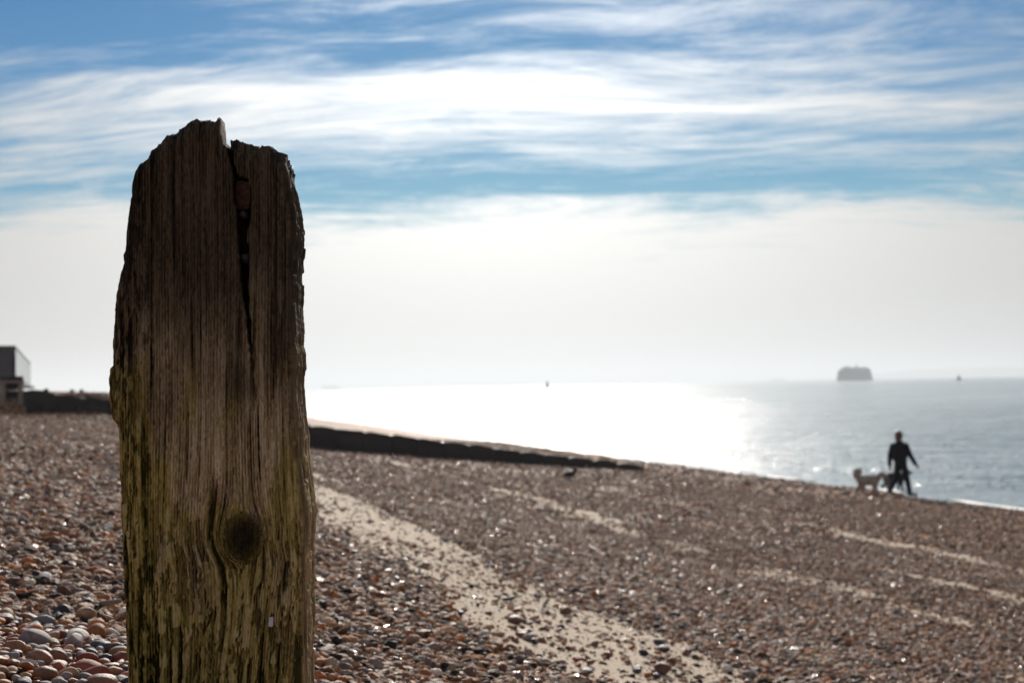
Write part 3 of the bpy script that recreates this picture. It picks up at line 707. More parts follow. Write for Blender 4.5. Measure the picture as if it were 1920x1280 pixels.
# ------------------------------------------------------------------ pebbles
def pebble_mesh(name, seed, sub=3, flat=0.55, angular=0.0):
    bm = bmesh.new(); bmesh.ops.create_icosphere(bm, subdivisions=sub, radius=1.0)
    r_ = random.Random(seed); ph = [r_.uniform(0, 6.28) for _ in range(9)]; el_ = r_.uniform(0.68, 0.95)
    planes = [(Vector((r_.gauss(0, 1), r_.gauss(0, 1), r_.gauss(0, 1))).normalized(), r_.uniform(.62, .88)) for _ in range(9)]
    for v in bm.verts:
        p = v.co.copy()
        k = 1 + 0.10 * math.sin(2.1 * p.x + ph[0] + 1.3 * p.y) + 0.08 * math.sin(2.7 * p.y + ph[1] - p.z) + 0.06 * math.sin(3.9 * p.z + 2.3 * p.x + ph[2])
        p *= k
        if angular:
            for n_, d_ in planes:
                e = p.dot(n_) - d_
                if e > 0: p -= n_ * e * angular
        v.co = Vector((p.x, p.y * el_, p.z * flat))
    me = bm_mesh(name, bm, None, True); return me
def peb_mat(name, c, var=0.35, rough=0.5, speck=0.0, band=0.0):
    mt, nt, bs = mat_new(name); co = obj_co(nt); rnd = nt.node('ShaderNodeObjectInfo').outputs['Random']
    off = nt.node('ShaderNodeCombineXYZ')
    for i in range(3): nt.l.new(nt.math('MULTIPLY', rnd, 37.0 + 11 * i), off.inputs[i])
    vec = nt.vmath('ADD', co, off.outputs[0])
    n = nt.noise(vec, 1.6, 5, 0.6, 0.6); sp = nt.noise(vec, 14, 3, 0.7)
    a = tuple(x * (1 - var) for x in c); b = tuple(min(.9, x * (1 + var)) for x in c)
    colr = nt.ramp(nt.math('ADD', n, nt.math('MULTIPLY', nt.math('SUBTRACT', sp, .5), 0.35)), [(0.3, a), (0.7, b)])
    colr = nt.mix(1.0, colr, nt.ramp(rnd, [(0, (0.7, 0.7, 0.72)), (0.5, (1.0, 0.98, 0.95)), (1, (1.35, 1.28, 1.2))]), 'MULTIPLY')
    nt.l.new(colr, bs.inputs['Base Color']); bs.inputs['Roughness'].default_value = rough; bs.inputs['Specular IOR Level'].default_value = 0.32
    nt.l.new(nt.bump(sp, 0.25, 0.06), bs.inputs['Normal']); return mt
PEBC = {'brown': (0.23, 0.105, 0.058), 'tan': (0.42, 0.245, 0.145), 'grey': (0.25, 0.205, 0.20), 'dark slate': (0.065, 0.056, 0.062),
        'orange': (0.42, 0.145, 0.036), 'cream': (0.74, 0.63, 0.55), 'reddish': (0.26, 0.07, 0.040)}
PMAT = {k: peb_mat('pebble_' + k.replace(' ', '_'), c, 0.35, 0.5 if k in ('dark slate', 'brown') else 0.65) for k, c in PEBC.items()}
PMESH = [pebble_mesh('pebble_form', 200 + k, 3, random.uniform(.42, .75), 0.0 if k < 4 else 0.85) for k in range(12)]
for me in PMESH: me.materials.append(None)
taken = []
def place_pebble(x, y, r, colour, label, group=None, cat='pebble', name='pebble', mesh=None, mat=None, sink=0.35, tilt=0.35):
    u, v = to_uv(x, y); z = float(ground_z(u, v))
    o = link(name, mesh or random.choice(PMESH), None, (x, y, z + r * (0.5 - sink) + 0.006))
    o.scale = (r, r * random.uniform(.8, 1.1), r * random.uniform(.85, 1.1)); o.rotation_euler = (random.uniform(-tilt, tilt), random.uniform(-tilt, tilt), random.uniform(0, 6.28))
    o.material_slots[0].link = 'OBJECT'; o.material_slots[0].material = mat or PMAT[colour]
    tag(o, label, cat, group); taken.append((x, y, r)); return o
_YS = np.geomspace(1.2, 60, 260)
def on_ground(px, py):
    d = ray(px, py)
    for it in range(3):
        Ys = _YS if it == 0 else np.linspace(lo, hi, 30)
        u, v = to_uv(d.x / d.y * Ys, Ys); f_ = CAMZ + d.z / d.y * Ys - ground_z(u, v)
        k = int(np.argmax(f_ < 0)) if (f_ < 0).any() else len(Ys) - 1
        lo, hi = Ys[max(k - 1, 0)], Ys[k]
    return Vector((0, 0, CAMZ)) + d * (float(hi) / d.y)
def px_size(p, n): return n * p.y / F
# the ones the photo singles out, left of the post
SING = [(82, 1226, 36, 'cream', 'pale cream flat-sided stone near the bottom left corner'), (138, 1194, 30, 'cream', 'whitish chip of stone between brown pebbles left of the post'),
        (64, 1212, 64, 'grey', 'large rough purplish grey stone beside the pale cream one'), (187, 1216, 34, 'orange', 'smooth ochre pebble near the foot of the post'),
        (42, 1193, 30, 'orange', 'upright amber pebble at the left edge of the shingle'), (160, 1160, 46, 'tan', 'long flat pinkish tan stone left of the post'),
        (118, 1155, 44, 'dark slate', 'blackish angular stone behind the pinkish tan one'), (175, 1174, 26, 'cream', 'pale pinkish pebble below the long flat stone'),
        (85, 1088, 34, 'cream', 'slanting white stone slab further up the shingle, left of the post'), (65, 1182, 36, 'grey', 'rounded grey pebble beside the upright amber one'),
        (170, 1228, 26, 'grey', 'flat pale grey pebble beside the smooth ochre one'), (218, 1222, 30, 'dark slate', 'dark blue grey pebble touching the post foot'),
        (165, 1243, 44, 'reddish', 'glossy red brown pebble below the smooth ochre one'), (110, 1262, 40, 'reddish', 'dull red brown pebble at the bottom of the picture'),
        (215, 1268, 40, 'tan', 'speckled ochre pebble at the lower corner of the post'), (128, 1272, 44, 'tan', 'pale ridged stone on the bottom edge left of the post'),
        (10, 1170, 44, 'brown', 'dark brown stone cut by the left picture edge'), (25, 1240, 34, 'grey', 'flat grey stone above the shell near the left picture edge')]
for px, py, n, c, lab in SING:
    p = on_ground(px, py); r = px_size(p, n) / 2
    place_pebble(p.x, p.y, r, c, lab, None, mesh=PMESH[6 + len(lab) % 5] if ('angular' in lab or 'chip' in lab or 'slab' in lab or 'flat' in lab) else None)
LEFTG = 'pebbles in the near shingle left of the post'
cols = list(PEBC); wts = [30, 14, 14, 12, 14, 7, 9]
def free(x, y, r, k=0.72):
    return all((x - a) ** 2 + (y - b) ** 2 > (k * (r + c)) ** 2 for a, b, c in taken)
random.seed(21)
n_l = 0
for tries in range(9000):
    if n_l >= 185: break
    px, py = random.uniform(-14, 240), 1290 - 210 * random.random() ** 1.6
    p = on_ground(px, py)
    if p.y > 3.1: continue
    r = random.choice((0.010, 0.013, 0.016, 0.021, 0.028)) * random.uniform(.9, 1.15)
    if not free(p.x, p.y, r): continue
    c = random.choices(cols, wts)[0]
    sz_w = 'large' if r > 0.019 else 'small'; zone_w = 'by the left picture edge' if px < 75 else ('close against the post' if px > 165 else 'left of the post')
    depth_w = 'lowest' if py > 1215 else 'upper'
    place_pebble(p.x, p.y, r, c, '%s %s pebble %s, in the %s rows of near shingle' % (sz_w, c, zone_w, depth_w), 'near pebbles: %s %s, %s, %s' % (sz_w, c, zone_w, depth_w)); n_l += 1
# larger stones scattered on the sand strip at the right
SR = [(1243, 1262, 42, 'brown', 'big smooth dark brown stone half sunk in the sand at the bottom'), (1245, 1222, 26, 'dark slate', 'rough dark stone on the sand above the big smooth one'),
      (1290, 1225, 14, 'dark slate', 'small black stone right of the rough dark one on the sand'), (1304, 1213, 11, 'dark slate', 'black pebble standing alone on the sand, up and right'),
      (1195, 1262, 20, 'dark slate', 'dark stone just left of the big smooth brown one'), (1400, 1268, 26, 'grey', 'grey slab-like stone on the sand near the bottom edge'),
      (968, 1168, 34, 'brown', 'brown stone at the left border of the sand strip'), (1060, 1152, 26, 'brown', 'reddish brown stone in the middle of the sand strip'),
      (905, 1205, 22, 'dark slate', 'blackish pebble in the shingle left of the sand strip'), (1265, 1158, 30, 'dark slate', 'dark flat stone on the upper border of the sand strip'),
      (1180, 1168, 22, 'dark slate', 'low dark stone on the sand left of the flat one'), (1385, 1202, 20, 'dark slate', 'dark stone where the sand meets the right shingle')]
for px, py, n, c, lab in SR:
    p = on_ground(px, py); r = px_size(p, n) / 2
    place_pebble(p.x, p.y, r, c, lab, None, name='stone', cat='stone', sink=0.25, tilt=0.15)
n_r = 0
for tries in range(6000):
    if n_r >= 80: break
    px, py = random.uniform(600, 1500), random.uniform(1010, 1285)
    p = on_ground(px, py); u, v = to_uv(p.x, p.y)
    if float(sand_mask(u, v)) < 0.5: continue
    r = random.choice((0.010, 0.012, 0.015, 0.020, 0.026))
    if not free(p.x, p.y, r, 1.0): continue
    c = random.choices(cols, [40, 8, 14, 30, 4, 1, 6])[0]
    sz_w = 'large' if r > 0.018 else 'small'; end_w = 'near end' if py > 1190 else ('middle' if py > 1090 else 'far end')
    place_pebble(p.x, p.y, r, c, '%s %s pebble on the %s of the pale sand strip' % (sz_w, c, end_w), 'sand strip pebbles: %s %s, %s' % (sz_w, c, end_w), sink=0.25, tilt=0.2); n_r += 1

# the countless rest: instanced pebbles, one object
def make_shingle_mat():
    mt, nt, bs = mat_new('loose_shingle'); rn = nt.attr('tone', 'INSTANCER').outputs['Fac']; rn2 = nt.attr('tone2', 'INSTANCER').outputs['Fac']
    co = obj_co(nt); n = nt.noise(co, 2.2, 4, 0.6)
    colr = nt.mix(1.0, shingle_ramp(nt, rn), nt.ramp(n, [(0.3, 0.7), (0.7, 1.25)]), 'MULTIPLY')
    colr = nt.mix(1.0, colr, nt.ramp(rn2, [(0, 0.7), (1, 1.3)]), 'MULTIPLY')
    nt.l.new(colr, bs.inputs['Base Color']); nt.l.new(nt.ramp(rn2, [(0.0, 0.18), (0.03, 0.32), (0.06, 0.62), (1.0, 0.88)]), bs.inputs['Roughness']); bs.inputs['Specular IOR Level'].default_value = 0.3
    nt.l.new(nt.bump(n, 0.3, 0.15), bs.inputs['Normal']); return mt
SHM = make_shingle_mat()
def shingle_points():
    X, Y, Rd = [], [], []
    def zone(n, y0, y1, rmin, rmax, half, keep):
        y = np.sqrt(RNG.uniform(y0 ** 2, y1 ** 2, n)); a = RNG.uniform(-half, half, n); x = a * y
        r = rmin + (rmax - rmin) * RNG.random(n) ** 2.2
        u, v = to_uv(x, y); s_ = sand_mask(u, v)
        ok = (RNG.random(n) > s_ * keep) & (u < 19.3)
        X.append(x[ok]); Y.append(y[ok]); Rd.append(np.where(s_[ok] > .5, r[ok] * .75, r[ok]))
    zone(24000, 1.1, 4.0, 0.0055, 0.023, 0.52, 0.95)
    zone(95000, 4.0, 9.5, 0.0070, 0.024, 0.50, 0.91)
    zone(140000, 9.5, 19.0, 0.011, 0.027, 0.47, 0.93)
    zone(60000, 19.0, 34.0, 0.017, 0.036, 0.44, 0.95)
    zone(70000, 34.0, 75.0, 0.030, 0.055, 0.42, 0.93)
    zone(22000, 2.2, 10.0, 0.0028, 0.0080, 0.40, 0.0)
    x, y, r = map(np.concatenate, (X, Y, Rd))
    # keep clear of the single pebbles
    tk = np.array(taken); ok = np.ones(len(x), bool)
    near = np.where(y < 12)[0]
    for a, b, c in tk:
        d2 = (x[near] - a) ** 2 + (y[near] - b) ** 2
        ok[near[d2 < (c * 0.85 + r[near] * .5) ** 2]] = False
    x, y, r = x[ok], y[ok], r[ok]
    u, v = to_uv(x, y); z = ground_z(u, v) + r * (RNG.uniform(-0.25, 0.35, len(r)))
    n = len(x)
    me = bpy.data.meshes.new('loose_shingle'); me.vertices.add(n)
    me.vertices.foreach_set('co', np.stack([x, y, z], -1).astype(np.float32).ravel())
    def fa(name, a): t = me.attributes.new(name, 'FLOAT', 'POINT'); t.data.foreach_set('value', a.astype(np.float32))
    def va(name, a): t = me.attributes.new(name, 'FLOAT_VECTOR', 'POINT'); t.data.foreach_set('vector', a.astype(np.float32).ravel())
    fa('tone', RNG.random(n)); fa('tone2', RNG.random(n))
    va('rot', np.stack([RNG.normal(0, .35, n), RNG.normal(0, .35, n), RNG.uniform(0, 6.28, n)], -1))
    va('scl', np.stack([r * RNG.uniform(.9, 1.3, n), r * RNG.uniform(.75, 1.05, n), r * RNG.uniform(.4, .8, n)], -1))
    me.materials.append(SHM); return me
def shingle():
    o = link('loose_shingle', shingle_points())
    g = bpy.data.node_groups.new('shingle', 'GeometryNodeTree')
    g.interface.new_socket('Geometry', in_out='INPUT', socket_type='NodeSocketGeometry'); g.interface.new_socket('Geometry', in_out='OUTPUT', socket_type='NodeSocketGeometry')
    N, L = g.nodes, g.links
    gi, go = N.new('NodeGroupInput'), N.new('NodeGroupOutput')
    inst = N.new('GeometryNodeInstanceOnPoints'); L.new(gi.outputs[0], inst.inputs['Points'])
    gti = N.new('GeometryNodeGeometryToInstance')
    for k in range(5):
        ico = N.new('GeometryNodeMeshIcoSphere'); ico.inputs['Radius'].default_value = 1.0; ico.inputs['Subdivisions'].default_value = 3
        ps = N.new('GeometryNodeInputPosition'); nz = N.new('ShaderNodeTexNoise'); nz.noise_dimensions = '4D'
        nz.inputs['W'].default_value = 3.7 * k; nz.inputs['Scale'].default_value = (0.75, 1.1, 0.9, 1.5, 1.25)[k]; nz.inputs['Detail'].default_value = 1.5
        L.new(ps.outputs[0], nz.inputs['Vector'])
        sb = N.new('ShaderNodeVectorMath'); sb.operation = 'SUBTRACT'; L.new(nz.outputs['Color'], sb.inputs[0]); sb.inputs[1].default_value = (.5, .5, .5)
        ms = N.new('ShaderNodeVectorMath'); ms.operation = 'SCALE'; L.new(sb.outputs[0], ms.inputs[0]); ms.inputs['Scale'].default_value = 1.5
        sp_ = N.new('GeometryNodeSetPosition'); L.new(ico.outputs[0], sp_.inputs[0]); L.new(ms.outputs[0], sp_.inputs['Offset'])
        ss = N.new('GeometryNodeSetShadeSmooth'); L.new(sp_.outputs[0], ss.inputs[0])
        mm = N.new('GeometryNodeSetMaterial'); mm.inputs['Material'].default_value = SHM; L.new(ss.outputs[0], mm.inputs[0])
        L.new(mm.outputs[0], gti.inputs[0])
    L.new(gti.outputs[0], inst.inputs['Instance']); inst.inputs['Pick Instance'].default_value = True
    ri = N.new('FunctionNodeRandomValue'); ri.data_type = 'INT'
    for s_ in ri.inputs:
        if s_.type == 'INT' and s_.name == 'Max': s_.default_value = 4
        if s_.type == 'INT' and s_.name == 'Min': s_.default_value = 0
    L.new([x for x in ri.outputs if x.type == 'INT'][0], inst.inputs['Instance Index'])
    for nm, sock in (('rot', 'Rotation'), ('scl', 'Scale')):
        na = N.new('GeometryNodeInputNamedAttribute'); na.data_type = 'FLOAT_VECTOR'; na.inputs['Name'].default_value = nm
        L.new(na.outputs['Attribute'], inst.inputs[sock])
    L.new(inst.outputs[0], go.inputs[0])
    md = o.modifiers.new('shingle', 'NODES'); md.node_group = g
    tag(o, 'countless brown, grey and tan pebbles covering the beach', 'shingle', None, 'stuff')
shingle()

# ------------------------------------------------------------------ bits in and by the post
def on_post(px, py, inn=0.0):
    d = ray(px, py); o = Vector((0, 0, CAMZ)); t_ = (PC - o).dot(PN) / d.dot(PN); return o + d * t_ - PN * inn
BRICK = simple('brick_fragment', (0.05, 0.02, 0.011), 0.9, 0.7, 130, 0.9, 0.3, bdist=0.002)
def brick():
    p = on_post(452, 362, 0.030); bm = box_bm(bmesh.new(), (0, 0, 0), (0.023, 0.03, 0.043), bevel=0.007)
    bmesh.ops.subdivide_edges(bm, edges=bm.edges[:], cuts=2, use_grid_fill=True)
    for v in bm.verts: v.co += Vector((random.gauss(0, .0007), random.gauss(0, .0007), random.gauss(0, .0009)))
    o = link('brick_fragment', bm_mesh('brick_fragment', bm, BRICK, True), None, p); o.rotation_euler = (0.05, 0.06, 0.1)
    tag(o, 'red brick fragment wedged in the split near the top of the post', 'brick')
brick()
for px, py, n, c, lab in ((452, 398, 22, 'dark slate', 'small dark pebble wedged below the brick fragment in the post split'), (457, 481, 24, 'dark slate', 'round dark pebble lodged low in the hollow of the post')):
    p = on_post(px, py, 0.030); r = n * 2.08 / F / 2
    o = link('pebble', PMESH[2], None, p); o.scale = (r, r, r * 1.9); o.rotation_euler = (0.3, 0.2, 1.0)
    o.material_slots[0].link = 'OBJECT'; o.material_slots[0].material = PMAT[c]; tag(o, lab, 'pebble')
SHELL = simple('shell', (0.62, 0.60, 0.60), 0.45, 0.18, 30, 0.2, bdist=0.001)
def chip():
    bm = box_bm(bmesh.new(), (0, 0, 0), (0.006, 0.003, 0.0125), bevel=0.0012)
    for v in bm.verts: v.co += Vector((random.gauss(0, .0004), 0, random.gauss(0, .0006)))
    o = link('white_chip', bm_mesh('white_chip', bm, SHELL), None, on_post(508, 1165, 0.0015)); o.rotation_euler = (0, 0.08, TH)
    tag(o, 'tiny white chip stuck in the grain low on the post', 'chip')
chip()
def shell(px, py, size, lab, tilt, rz):
    p = on_ground(px, py); bm = bmesh.new(); n = 28; rows = []
    for i in range(9):
        t_ = i / 8; row = []
        for k in range(n):
            a = 2 * math.pi * k / n; rr = t_ * (1 + 0.03 * math.cos(k * math.pi)) ; row.append(bm.verts.new((rr * math.cos(a), rr * math.sin(a) * .86 - .1 * (1 - t_), -0.42 * (1 - t_ ** 2))))
        rows.append(row)
    for A, B in zip(rows[:-1], rows[1:]):
        for k in range(n): bm.faces.new((A[k], A[(k + 1) % n], B[(k + 1) % n], B[k]))
    bmesh.ops.remove_doubles(bm, verts=bm.verts, dist=1e-4)
    bmesh.ops.solidify(bm, geom=bm.faces[:], thickness=0.07)
    s_ = px_size(p, size) / 2; o = link('sea_shell', bm_mesh('sea_shell', bm, SHELL, True), None, p + Vector((0, 0, s_ * .75)))
    o.scale = (s_, s_, s_); o.rotation_euler = (tilt, 0.15, rz); tag(o, lab, 'shell')
shell(52, 1258, 36, 'open pale shell cupped upward near the bottom left corner', 0.5, 0.2)
DRY = simple('dry_stem', (0.42, 0.33, 0.21), 0.7, 0.2, 20); DRIFT = simple('driftwood', (0.20, 0.175, 0.155), 0.85, 0.3, 12, 0.5, stretch=(1, 6, 6), bdist=0.002)
def stem(pts, r, lab):
    P = [at(*q) for q in pts]; o = tube('dry_grass_stem', [p - P[0] for p in P], [r, r * .9, r * .7, r * .4][:len(P)], DRY, None, 6); o.location = P[0]; tag(o, lab, 'stem')
stem([(228, 1152, 2.16), (212, 1158, 2.2), (196, 1152, 2.24), (186, 1142, 2.28)], .0011, 'curved dry grass stem bending left from the edge of the post')
stem([(230, 1150, 2.15), (215, 1163, 2.16), (200, 1170, 2.17), (192, 1182, 2.18)], .0011, 'straight dry grass stem lying on pebbles against the post')
p = on_ground(200, 1146); o = tube('driftwood_stick', [(-.030, 0, -.002), (-.012, .002, .003), (.010, -.002, .005), (.034, .004, .010)], [.004, .0065, .007, .005], DRIFT, None, 10); o.location = p + Vector((0, 0, .016)); tag(o, 'short grey driftwood stick lying against the left side of the post', 'driftwood')

# ------------------------------------------------------------------ the walker, two dogs and a bird
SKIN = simple('skin', (0.36, 0.19, 0.13), 0.55, 0.12, 12); HAIR = simple('auburn_hair', (0.12, 0.045, 0.022), 0.5, 0.4, 30, 0.5, stretch=(1, 1, .2))
COAT = simple('dark_coat', (0.014, 0.013, 0.017), 0.85, 0.25, 14, 0.4, 0.3); TROU = simple('dark_jeans', (0.010, 0.013, 0.024), 0.85, 0.2, 20, 0.2, 0.3); SHOE = simple('dark_shoe', (0.008, 0.008, 0.009), 0.5, 0.2, 12)
def gpos(px, py, Y): p = at(px, py, Y); u, v = to_uv(p.x, p.y); return Vector((p.x, p.y, float(ground_z(u, v)))), p.z
def solve_ground(px, py): return on_ground(px, py)
def person():
    foot = solve_ground(1690, 929); t = empty('person', foot); sc_ = 1.0
    tag(t, 'person in a dark coat striding along the water edge with two dogs', 'person')
    hip_l, kn_l, an_l = Vector((-.045, .06, .80)), Vector((-.105, .05, .44)), Vector((-.255, .12, .14))
    hip_r, kn_r, an_r = Vector((.055, -.05, .80)), Vector((.135, -.09, .42)), Vector((.195, -.08, .07))
    sh_l, elb_l, wr_l = Vector((-.165, .07, 1.27)), Vector((-.235, .10, 1.02)), Vector((-.265, .04, .79))
    sh_r, elb_r, wr_r = Vector((.13, -.08, 1.28)), Vector((.225, -.12, 1.02)), Vector((.325, -.19, .82))
    neck, head = Vector((-.02, -.01, 1.40)), Vector((-.02, -.03, 1.52))
    fwd_ = Vector((.62, -.78, 0)).normalized(); sd = Vector((0, 0, 1)).cross(fwd_)
    hr = Matrix((fwd_, sd, Vector((0, 0, 1)))).transposed()
    def hand(bm, wr, dn):
        dn = dn.normalized(); ac = dn.cross(fwd_).normalized(); fr = ac.cross(dn)
        c = wr + dn * .045; ell_bm(bm, c, (.018, .038, .046), Matrix((ac, fr, dn)).transposed(), 2)
        for k, l in enumerate((.062, .072, .068, .052)):
            b = wr + dn * .078 + fr * (.027 - k * .018); m1 = b + dn * l * .5 - ac * .006; e = b + dn * l * .85 - ac * .028
            chain_bm(bm, [b, m1, e], [.0092, .0088, .0075])
        b = wr + dn * .03 + fr * .03; chain_bm(bm, [b, b + dn * .032 + fr * .022, b + dn * .058 + fr * .020 - ac * .012], [.012, .0105, .0085])
    bm = bmesh.new()
    ell_bm(bm, head, (.088, .072, .112), hr); ell_bm(bm, head + fwd_ * .022 - Vector((0, 0, .06)), (.062, .054, .055), hr)
    ell_bm(bm, head + fwd_ * .098 - Vector((0, 0, .022)), (.018, .012, .022), hr, 2)
    for s_ in (-1, 1): ell_bm(bm, head + sd * s_ * .074 - Vector((0, 0, .012)), (.018, .008, .030), hr, 2)
    cap_bm(bm, neck - Vector((0, 0, .06)), .055, neck + Vector((0, 0, .06)), .050)
    ell_bm(bm, (-.02, 0, 1.18), (.14, .10, .20)); ell_bm(bm, (.0, 0, .90), (.125, .105, .14))
    for H_, K_, A_n in ((hip_l, kn_l, an_l), (hip_r, kn_r, an_r)): chain_bm(bm, [H_, K_, A_n], [.075, .050, .036])
    for s1, e1, w1 in ((sh_l, elb_l, wr_l), (sh_r, elb_r, wr_r)):
        chain_bm(bm, [s1, e1, w1], [.046, .036, .026]); hand(bm, w1, w1 - e1)
    body = organic('body', bm, .0075, SKIN, t, 3)
    EYE = simple('eye', (0.03, 0.02, 0.015), 0.2, 0.1); LIP = simple('lip', (0.25, 0.09, 0.08), 0.5, 0.1)
    for s_ in (-1, 1): link('eye', bm_mesh('eye', ell_bm(bmesh.new(), head + fwd_ * .082 + sd * s_ * .030 + Vector((0, 0, .004)), (.007, .011, .007), hr, 2), EYE, True), body)
    link('mouth', bm_mesh('mouth', ell_bm(bmesh.new(), head + fwd_ * .081 - Vector((0, 0, .062)), (.006, .022, .006), hr, 2), LIP, True), body)
    bm = bmesh.new(); ell_bm(bm, head + Vector((0, 0, .022)) - fwd_ * .016, (.108, .104, .120), hr); ell_bm(bm, head - fwd_ * .055 - Vector((0, 0, .03)), (.055, .078, .095), hr)
    for s_ in (-1, 1): ell_bm(bm, head + sd * s_ * .070 - Vector((0, 0, .04)) - fwd_ * .02, (.05, .034, .10), hr)
    organic('hair', bm, .010, HAIR, t, 3)
    bm = bmesh.new()
    ell_bm(bm, (-.02, 0, 1.20), (.195, .14, .21)); ell_bm(bm, (-.005, 0, 1.0), (.19, .15, .24)); cap_bm(bm, (0, 0, .98), .165, (.008, 0, .84), .160); cap_bm(bm, sh_l, .062, sh_r, .062); cap_bm(bm, (-.02, -.005, 1.33), .075, (-.02, -.01, 1.40), .062)
    for s1, e1, w1 in ((sh_l, elb_l, wr_l), (sh_r, elb_r, wr_r)): chain_bm(bm, [s1, e1, w1], [.078, .066, .052])
    organic('coat', bm, .012, COAT, t, 5)
    bm = bmesh.new()
    for H_, K_, A_n in ((hip_l, kn_l, an_l), (hip_r, kn_r, an_r)): chain_bm(bm, [H_, K_, A_n], [.098, .074, .060])
    ell_bm(bm, (0, 0, .82), (.125, .11, .10)); organic('trousers', bm, .011, TROU, t, 4)
    for A_n, toe in ((an_l, Vector((.10, -.085, -.085))), (an_r, Vector((.135, -.12, -.035)))):
        bm = bmesh.new(); dd = toe.normalized(); cap_bm(bm, A_n, .045, A_n - Vector((0, 0, .03)), .046); cap_bm(bm, A_n - dd * .035 - Vector((0, 0, .03)), .040, A_n + toe, .034)
        organic('shoe', bm, .010, SHOE, t, 3)
    return foot
pf = person()
FURP = simple('pale_fur', (0.40, 0.32, 0.25), 0.9, 0.35, 22, 1.0, 0.2, (1, 1, .4), 0.02); FURD = simple('dark_fur', (0.03, 0.024, 0.022), 0.9, 0.5, 18, 1.0, 0.2, (1, 1, .4), 0.02); FURM, nt, bs = mat_new('brown_and_pale_fur')
sxx = nt.node('ShaderNodeSeparateXYZ'); nt.l.new(obj_co(nt), sxx.inputs[0])
nzz = nt.noise(obj_co(nt), 14, 4, 0.6)
nt.l.new(nt.ramp(nt.math('ADD', nt.math('ADD', sxx.outputs[0], 0.16), nt.math('MULTIPLY', nt.math('SUBTRACT', nzz, .5), .25)), [(0.0, (0.22, 0.17, 0.13)), (0.02, (0.022, 0.016, 0.013))]), bs.inputs['Base Color']); bs.inputs['Roughness'].default_value = .9
nt.l.new(nt.bump(nzz, 1.0, .02), bs.inputs['Normal'])
NOSE = simple('dog_nose', (0.01, 0.01, 0.01), 0.4, 0.1)
def dog(px, py, label, fur, scale, tailup, rz):
    p = solve_ground(px, py); t = empty('dog', p, rz); tag(t, label, 'dog'); s_ = scale
    V = lambda x, y, z: Vector((x, y, z)) * s_
    bm = bmesh.new()
    ell_bm(bm, V(.13, 0, .33), (.13 * s_, .105 * s_, .135 * s_)); ell_bm(bm, V(-.02, 0, .33), (.18 * s_, .11 * s_, .128 * s_)); ell_bm(bm, V(-.15, 0, .325), (.13 * s_, .11 * s_, .135 * s_))
    chain_bm(bm, [V(.19, 0, .37), V(.27, 0, .44)], [.075 * s_, .062 * s_])
    ell_bm(bm, V(.31, 0, .465), (.082 * s_, .072 * s_, .072 * s_)); cap_bm(bm, V(.35, 0, .45), .044 * s_, V(.415, 0, .435), .025 * s_)
    for y, k, x0 in ((-.055, .03, .155), (.055, -.05, .145)):     # front legs
        chain_bm(bm, [V(x0, y, .30), V(x0 + k * .4, y, .19), V(x0 + k * .9, y, .09), V(x0 + k * 1.1, y, .025)], [.055 * s_, .040 * s_, .031 * s_, .028 * s_]); ell_bm(bm, V(x0 + k * 1.1 + .018, y, .018), (.034 * s_, .022 * s_, .018 * s_))
    for y, k in ((-.055, .05), (.055, -.055)):                    # hind legs: knee forward, hock back
        chain_bm(bm, [V(-.17, y, .31), V(-.135 + k * .5, y, .215), V(-.225 + k, y, .12), V(-.205 + k * 1.3, y, .025)], [.085 * s_, .060 * s_, .036 * s_, .029 * s_]); ell_bm(bm, V(-.188 + k * 1.3, y, .018), (.034 * s_, .022 * s_, .018 * s_))
    if tailup: chain_bm(bm, [V(-.235, 0, .37), V(-.275, 0, .45), V(-.255, 0, .53), V(-.195, 0, .545)], [.06 * s_, .085 * s_, .09 * s_, .06 * s_])
    else: chain_bm(bm, [V(-.235, 0, .37), V(-.31, 0, .41), V(-.36, 0, .40)], [.03 * s_, .026 * s_, .014 * s_])
    b = organic('body', bm, .010 * s_, fur, t, 3)
    for y in (-1, 1):
        e = bmesh.new(); chain_bm(e, [V(.295, y * .05, .505), V(.29, y * .075, .46), V(.30, y * .078, .425)], [.022 * s_, .026 * s_, .012 * s_]); organic('ear', e, .007 * s_, fur, t, 2)
        link('eye', bm_mesh('eye', ell_bm(bmesh.new(), V(.362, y * .032, .48), (.008 * s_,) * 3, None, 2), NOSE, True), t)
    link('nose', bm_mesh('nose', ell_bm(bmesh.new(), V(.437, 0, .44), (.012 * s_, .014 * s_, .011 * s_), None, 2), NOSE, True), t)
    c = bmesh.new(); tube_bm(c, [V(.225 + .072 * 0, .0, .36), V(.245, 0, .385)], [.078 * s_, .074 * s_], 18); link('collar', bm_mesh('collar', c, NOSE, True), t)
    return p + Matrix.Rotation(rz, 3, 'Z') @ V(.23, 0, .44)
d1 = dog(1629, 926, 'pale shaggy dog with raised tail trotting behind the walker', FURP, 1.06, True, R(-8))
d2 = dog(1686, 922, 'dark brown dog half hidden behind the walker legs', FURM, 1.12, False, R(-6))
for o in [o for o in COL.objects if o.get('label', '').startswith('dark brown dog')]: o.location += Vector((0.02, 0.55, float(ground_z(*to_uv(o.location.x + .02, o.location.y + .55))) - o.location.z))
hand_l = pf + Vector((-.275, .03, .69))
def lead(a, b, lab):
    pts = [a.lerp(b, k / 8) - Vector((0, 0, .09 * math.sin(math.pi * k / 8))) for k in range(9)]
    o = tube('dog_lead', [p - a for p in pts], .005, NOSE, None, 6); o.location = a; tag(o, lab, 'lead')
lead(hand_l, d1, 'slack dark lead running from the walker hand to the pale dog')
lead(hand_l, d2 + Vector((0.02, .55, 0)), 'dark lead running from the walker hand to the dark brown dog')

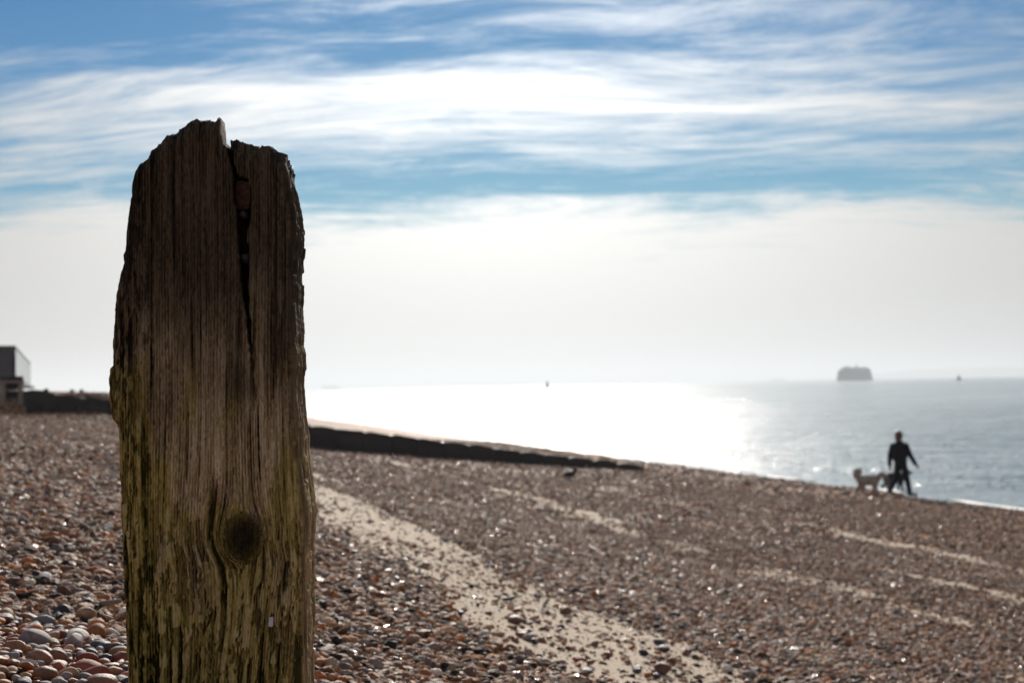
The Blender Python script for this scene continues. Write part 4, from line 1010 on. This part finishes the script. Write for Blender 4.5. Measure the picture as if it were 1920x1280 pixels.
FEA = simple('dark_feather', (0.018, 0.017, 0.022), 0.55, 0.4, 30, 0.4, bdist=.004); BEAK = simple('beak', (0.06, 0.05, 0.045), 0.5, 0.1)
def bird():
    p = solve_ground(1070, 902); t = empty('bird', p, R(-25)); tag(t, 'dark bird standing on the shingle in front of the groyne', 'bird'); t.scale = (1.3, 1.3, 1.3)
    bm = bmesh.new(); ell_bm(bm, (0, 0, .135), (.105, .062, .058), Matrix.Rotation(-0.35, 3, 'Y')); chain_bm(bm, [(.07, 0, .165), (.098, 0, .215)], [.042, .032]); ell_bm(bm, (.105, 0, .232), (.034, .029, .030))
    b = organic('body', bm, .006, FEA, t, 3)
    for y in (-1, 1): link('wing', bm_mesh('wing', ell_bm(bmesh.new(), (-.03, y * .048, .138), (.105, .018, .042), Matrix.Rotation(-0.30, 3, 'Y')), FEA, True), t)
    bm = bmesh.new(); box_bm(bm, (-.135, 0, .095), (.12, .05, .012), Matrix.Rotation(-0.30, 3, 'Y'), .004); link('tail', bm_mesh('tail', bm, FEA), t)
    bm = bmesh.new(); tube_bm(bm, [(.13, 0, .232), (.165, 0, .225)], [.010, .002], 8); link('beak', bm_mesh('beak', bm, BEAK, True), t)
    for y in (-.025, .025):
        bm = bmesh.new(); tube_bm(bm, [(.0, y, .09), (-.005, y, .045), (.005, y, .003)], .0045, 6)
        for a in (-.5, 0, .5): tube_bm(bm, [(.005, y, .004), (.005 + .03 * math.cos(a), y + .03 * math.sin(a), .004)], .003, 5)
        link('leg', bm_mesh('leg', bm, BEAK, True), t)
bird()

# ------------------------------------------------------------------ sea haze
def haze():
    bm = box_bm(bmesh.new(), (0, 0, 0), (96000, 96000, 172))
    o = link('haze', bm_mesh('haze', bm, None), None, (0, 0, 172 / 2 - 14)); tag(o, 'pale sea haze that fades distant ships and hills', 'haze', None, 'stuff')
    mt = bpy.data.materials.new('sea_haze'); mt.use_nodes = True; nt = NT(mt.node_tree); nt.n.clear()
    ou = nt.node('ShaderNodeOutputMaterial'); pv = nt.node('ShaderNodeVolumePrincipled'); nt.l.new(pv.outputs[0], ou.inputs['Volume'])
    pv.inputs['Color'].default_value = (0.58, 0.62, 0.66, 1); pv.inputs['Density'].default_value = 0.00018; pv.inputs['Anisotropy'].default_value = 0.44
    o.data.materials.append(mt)
haze()
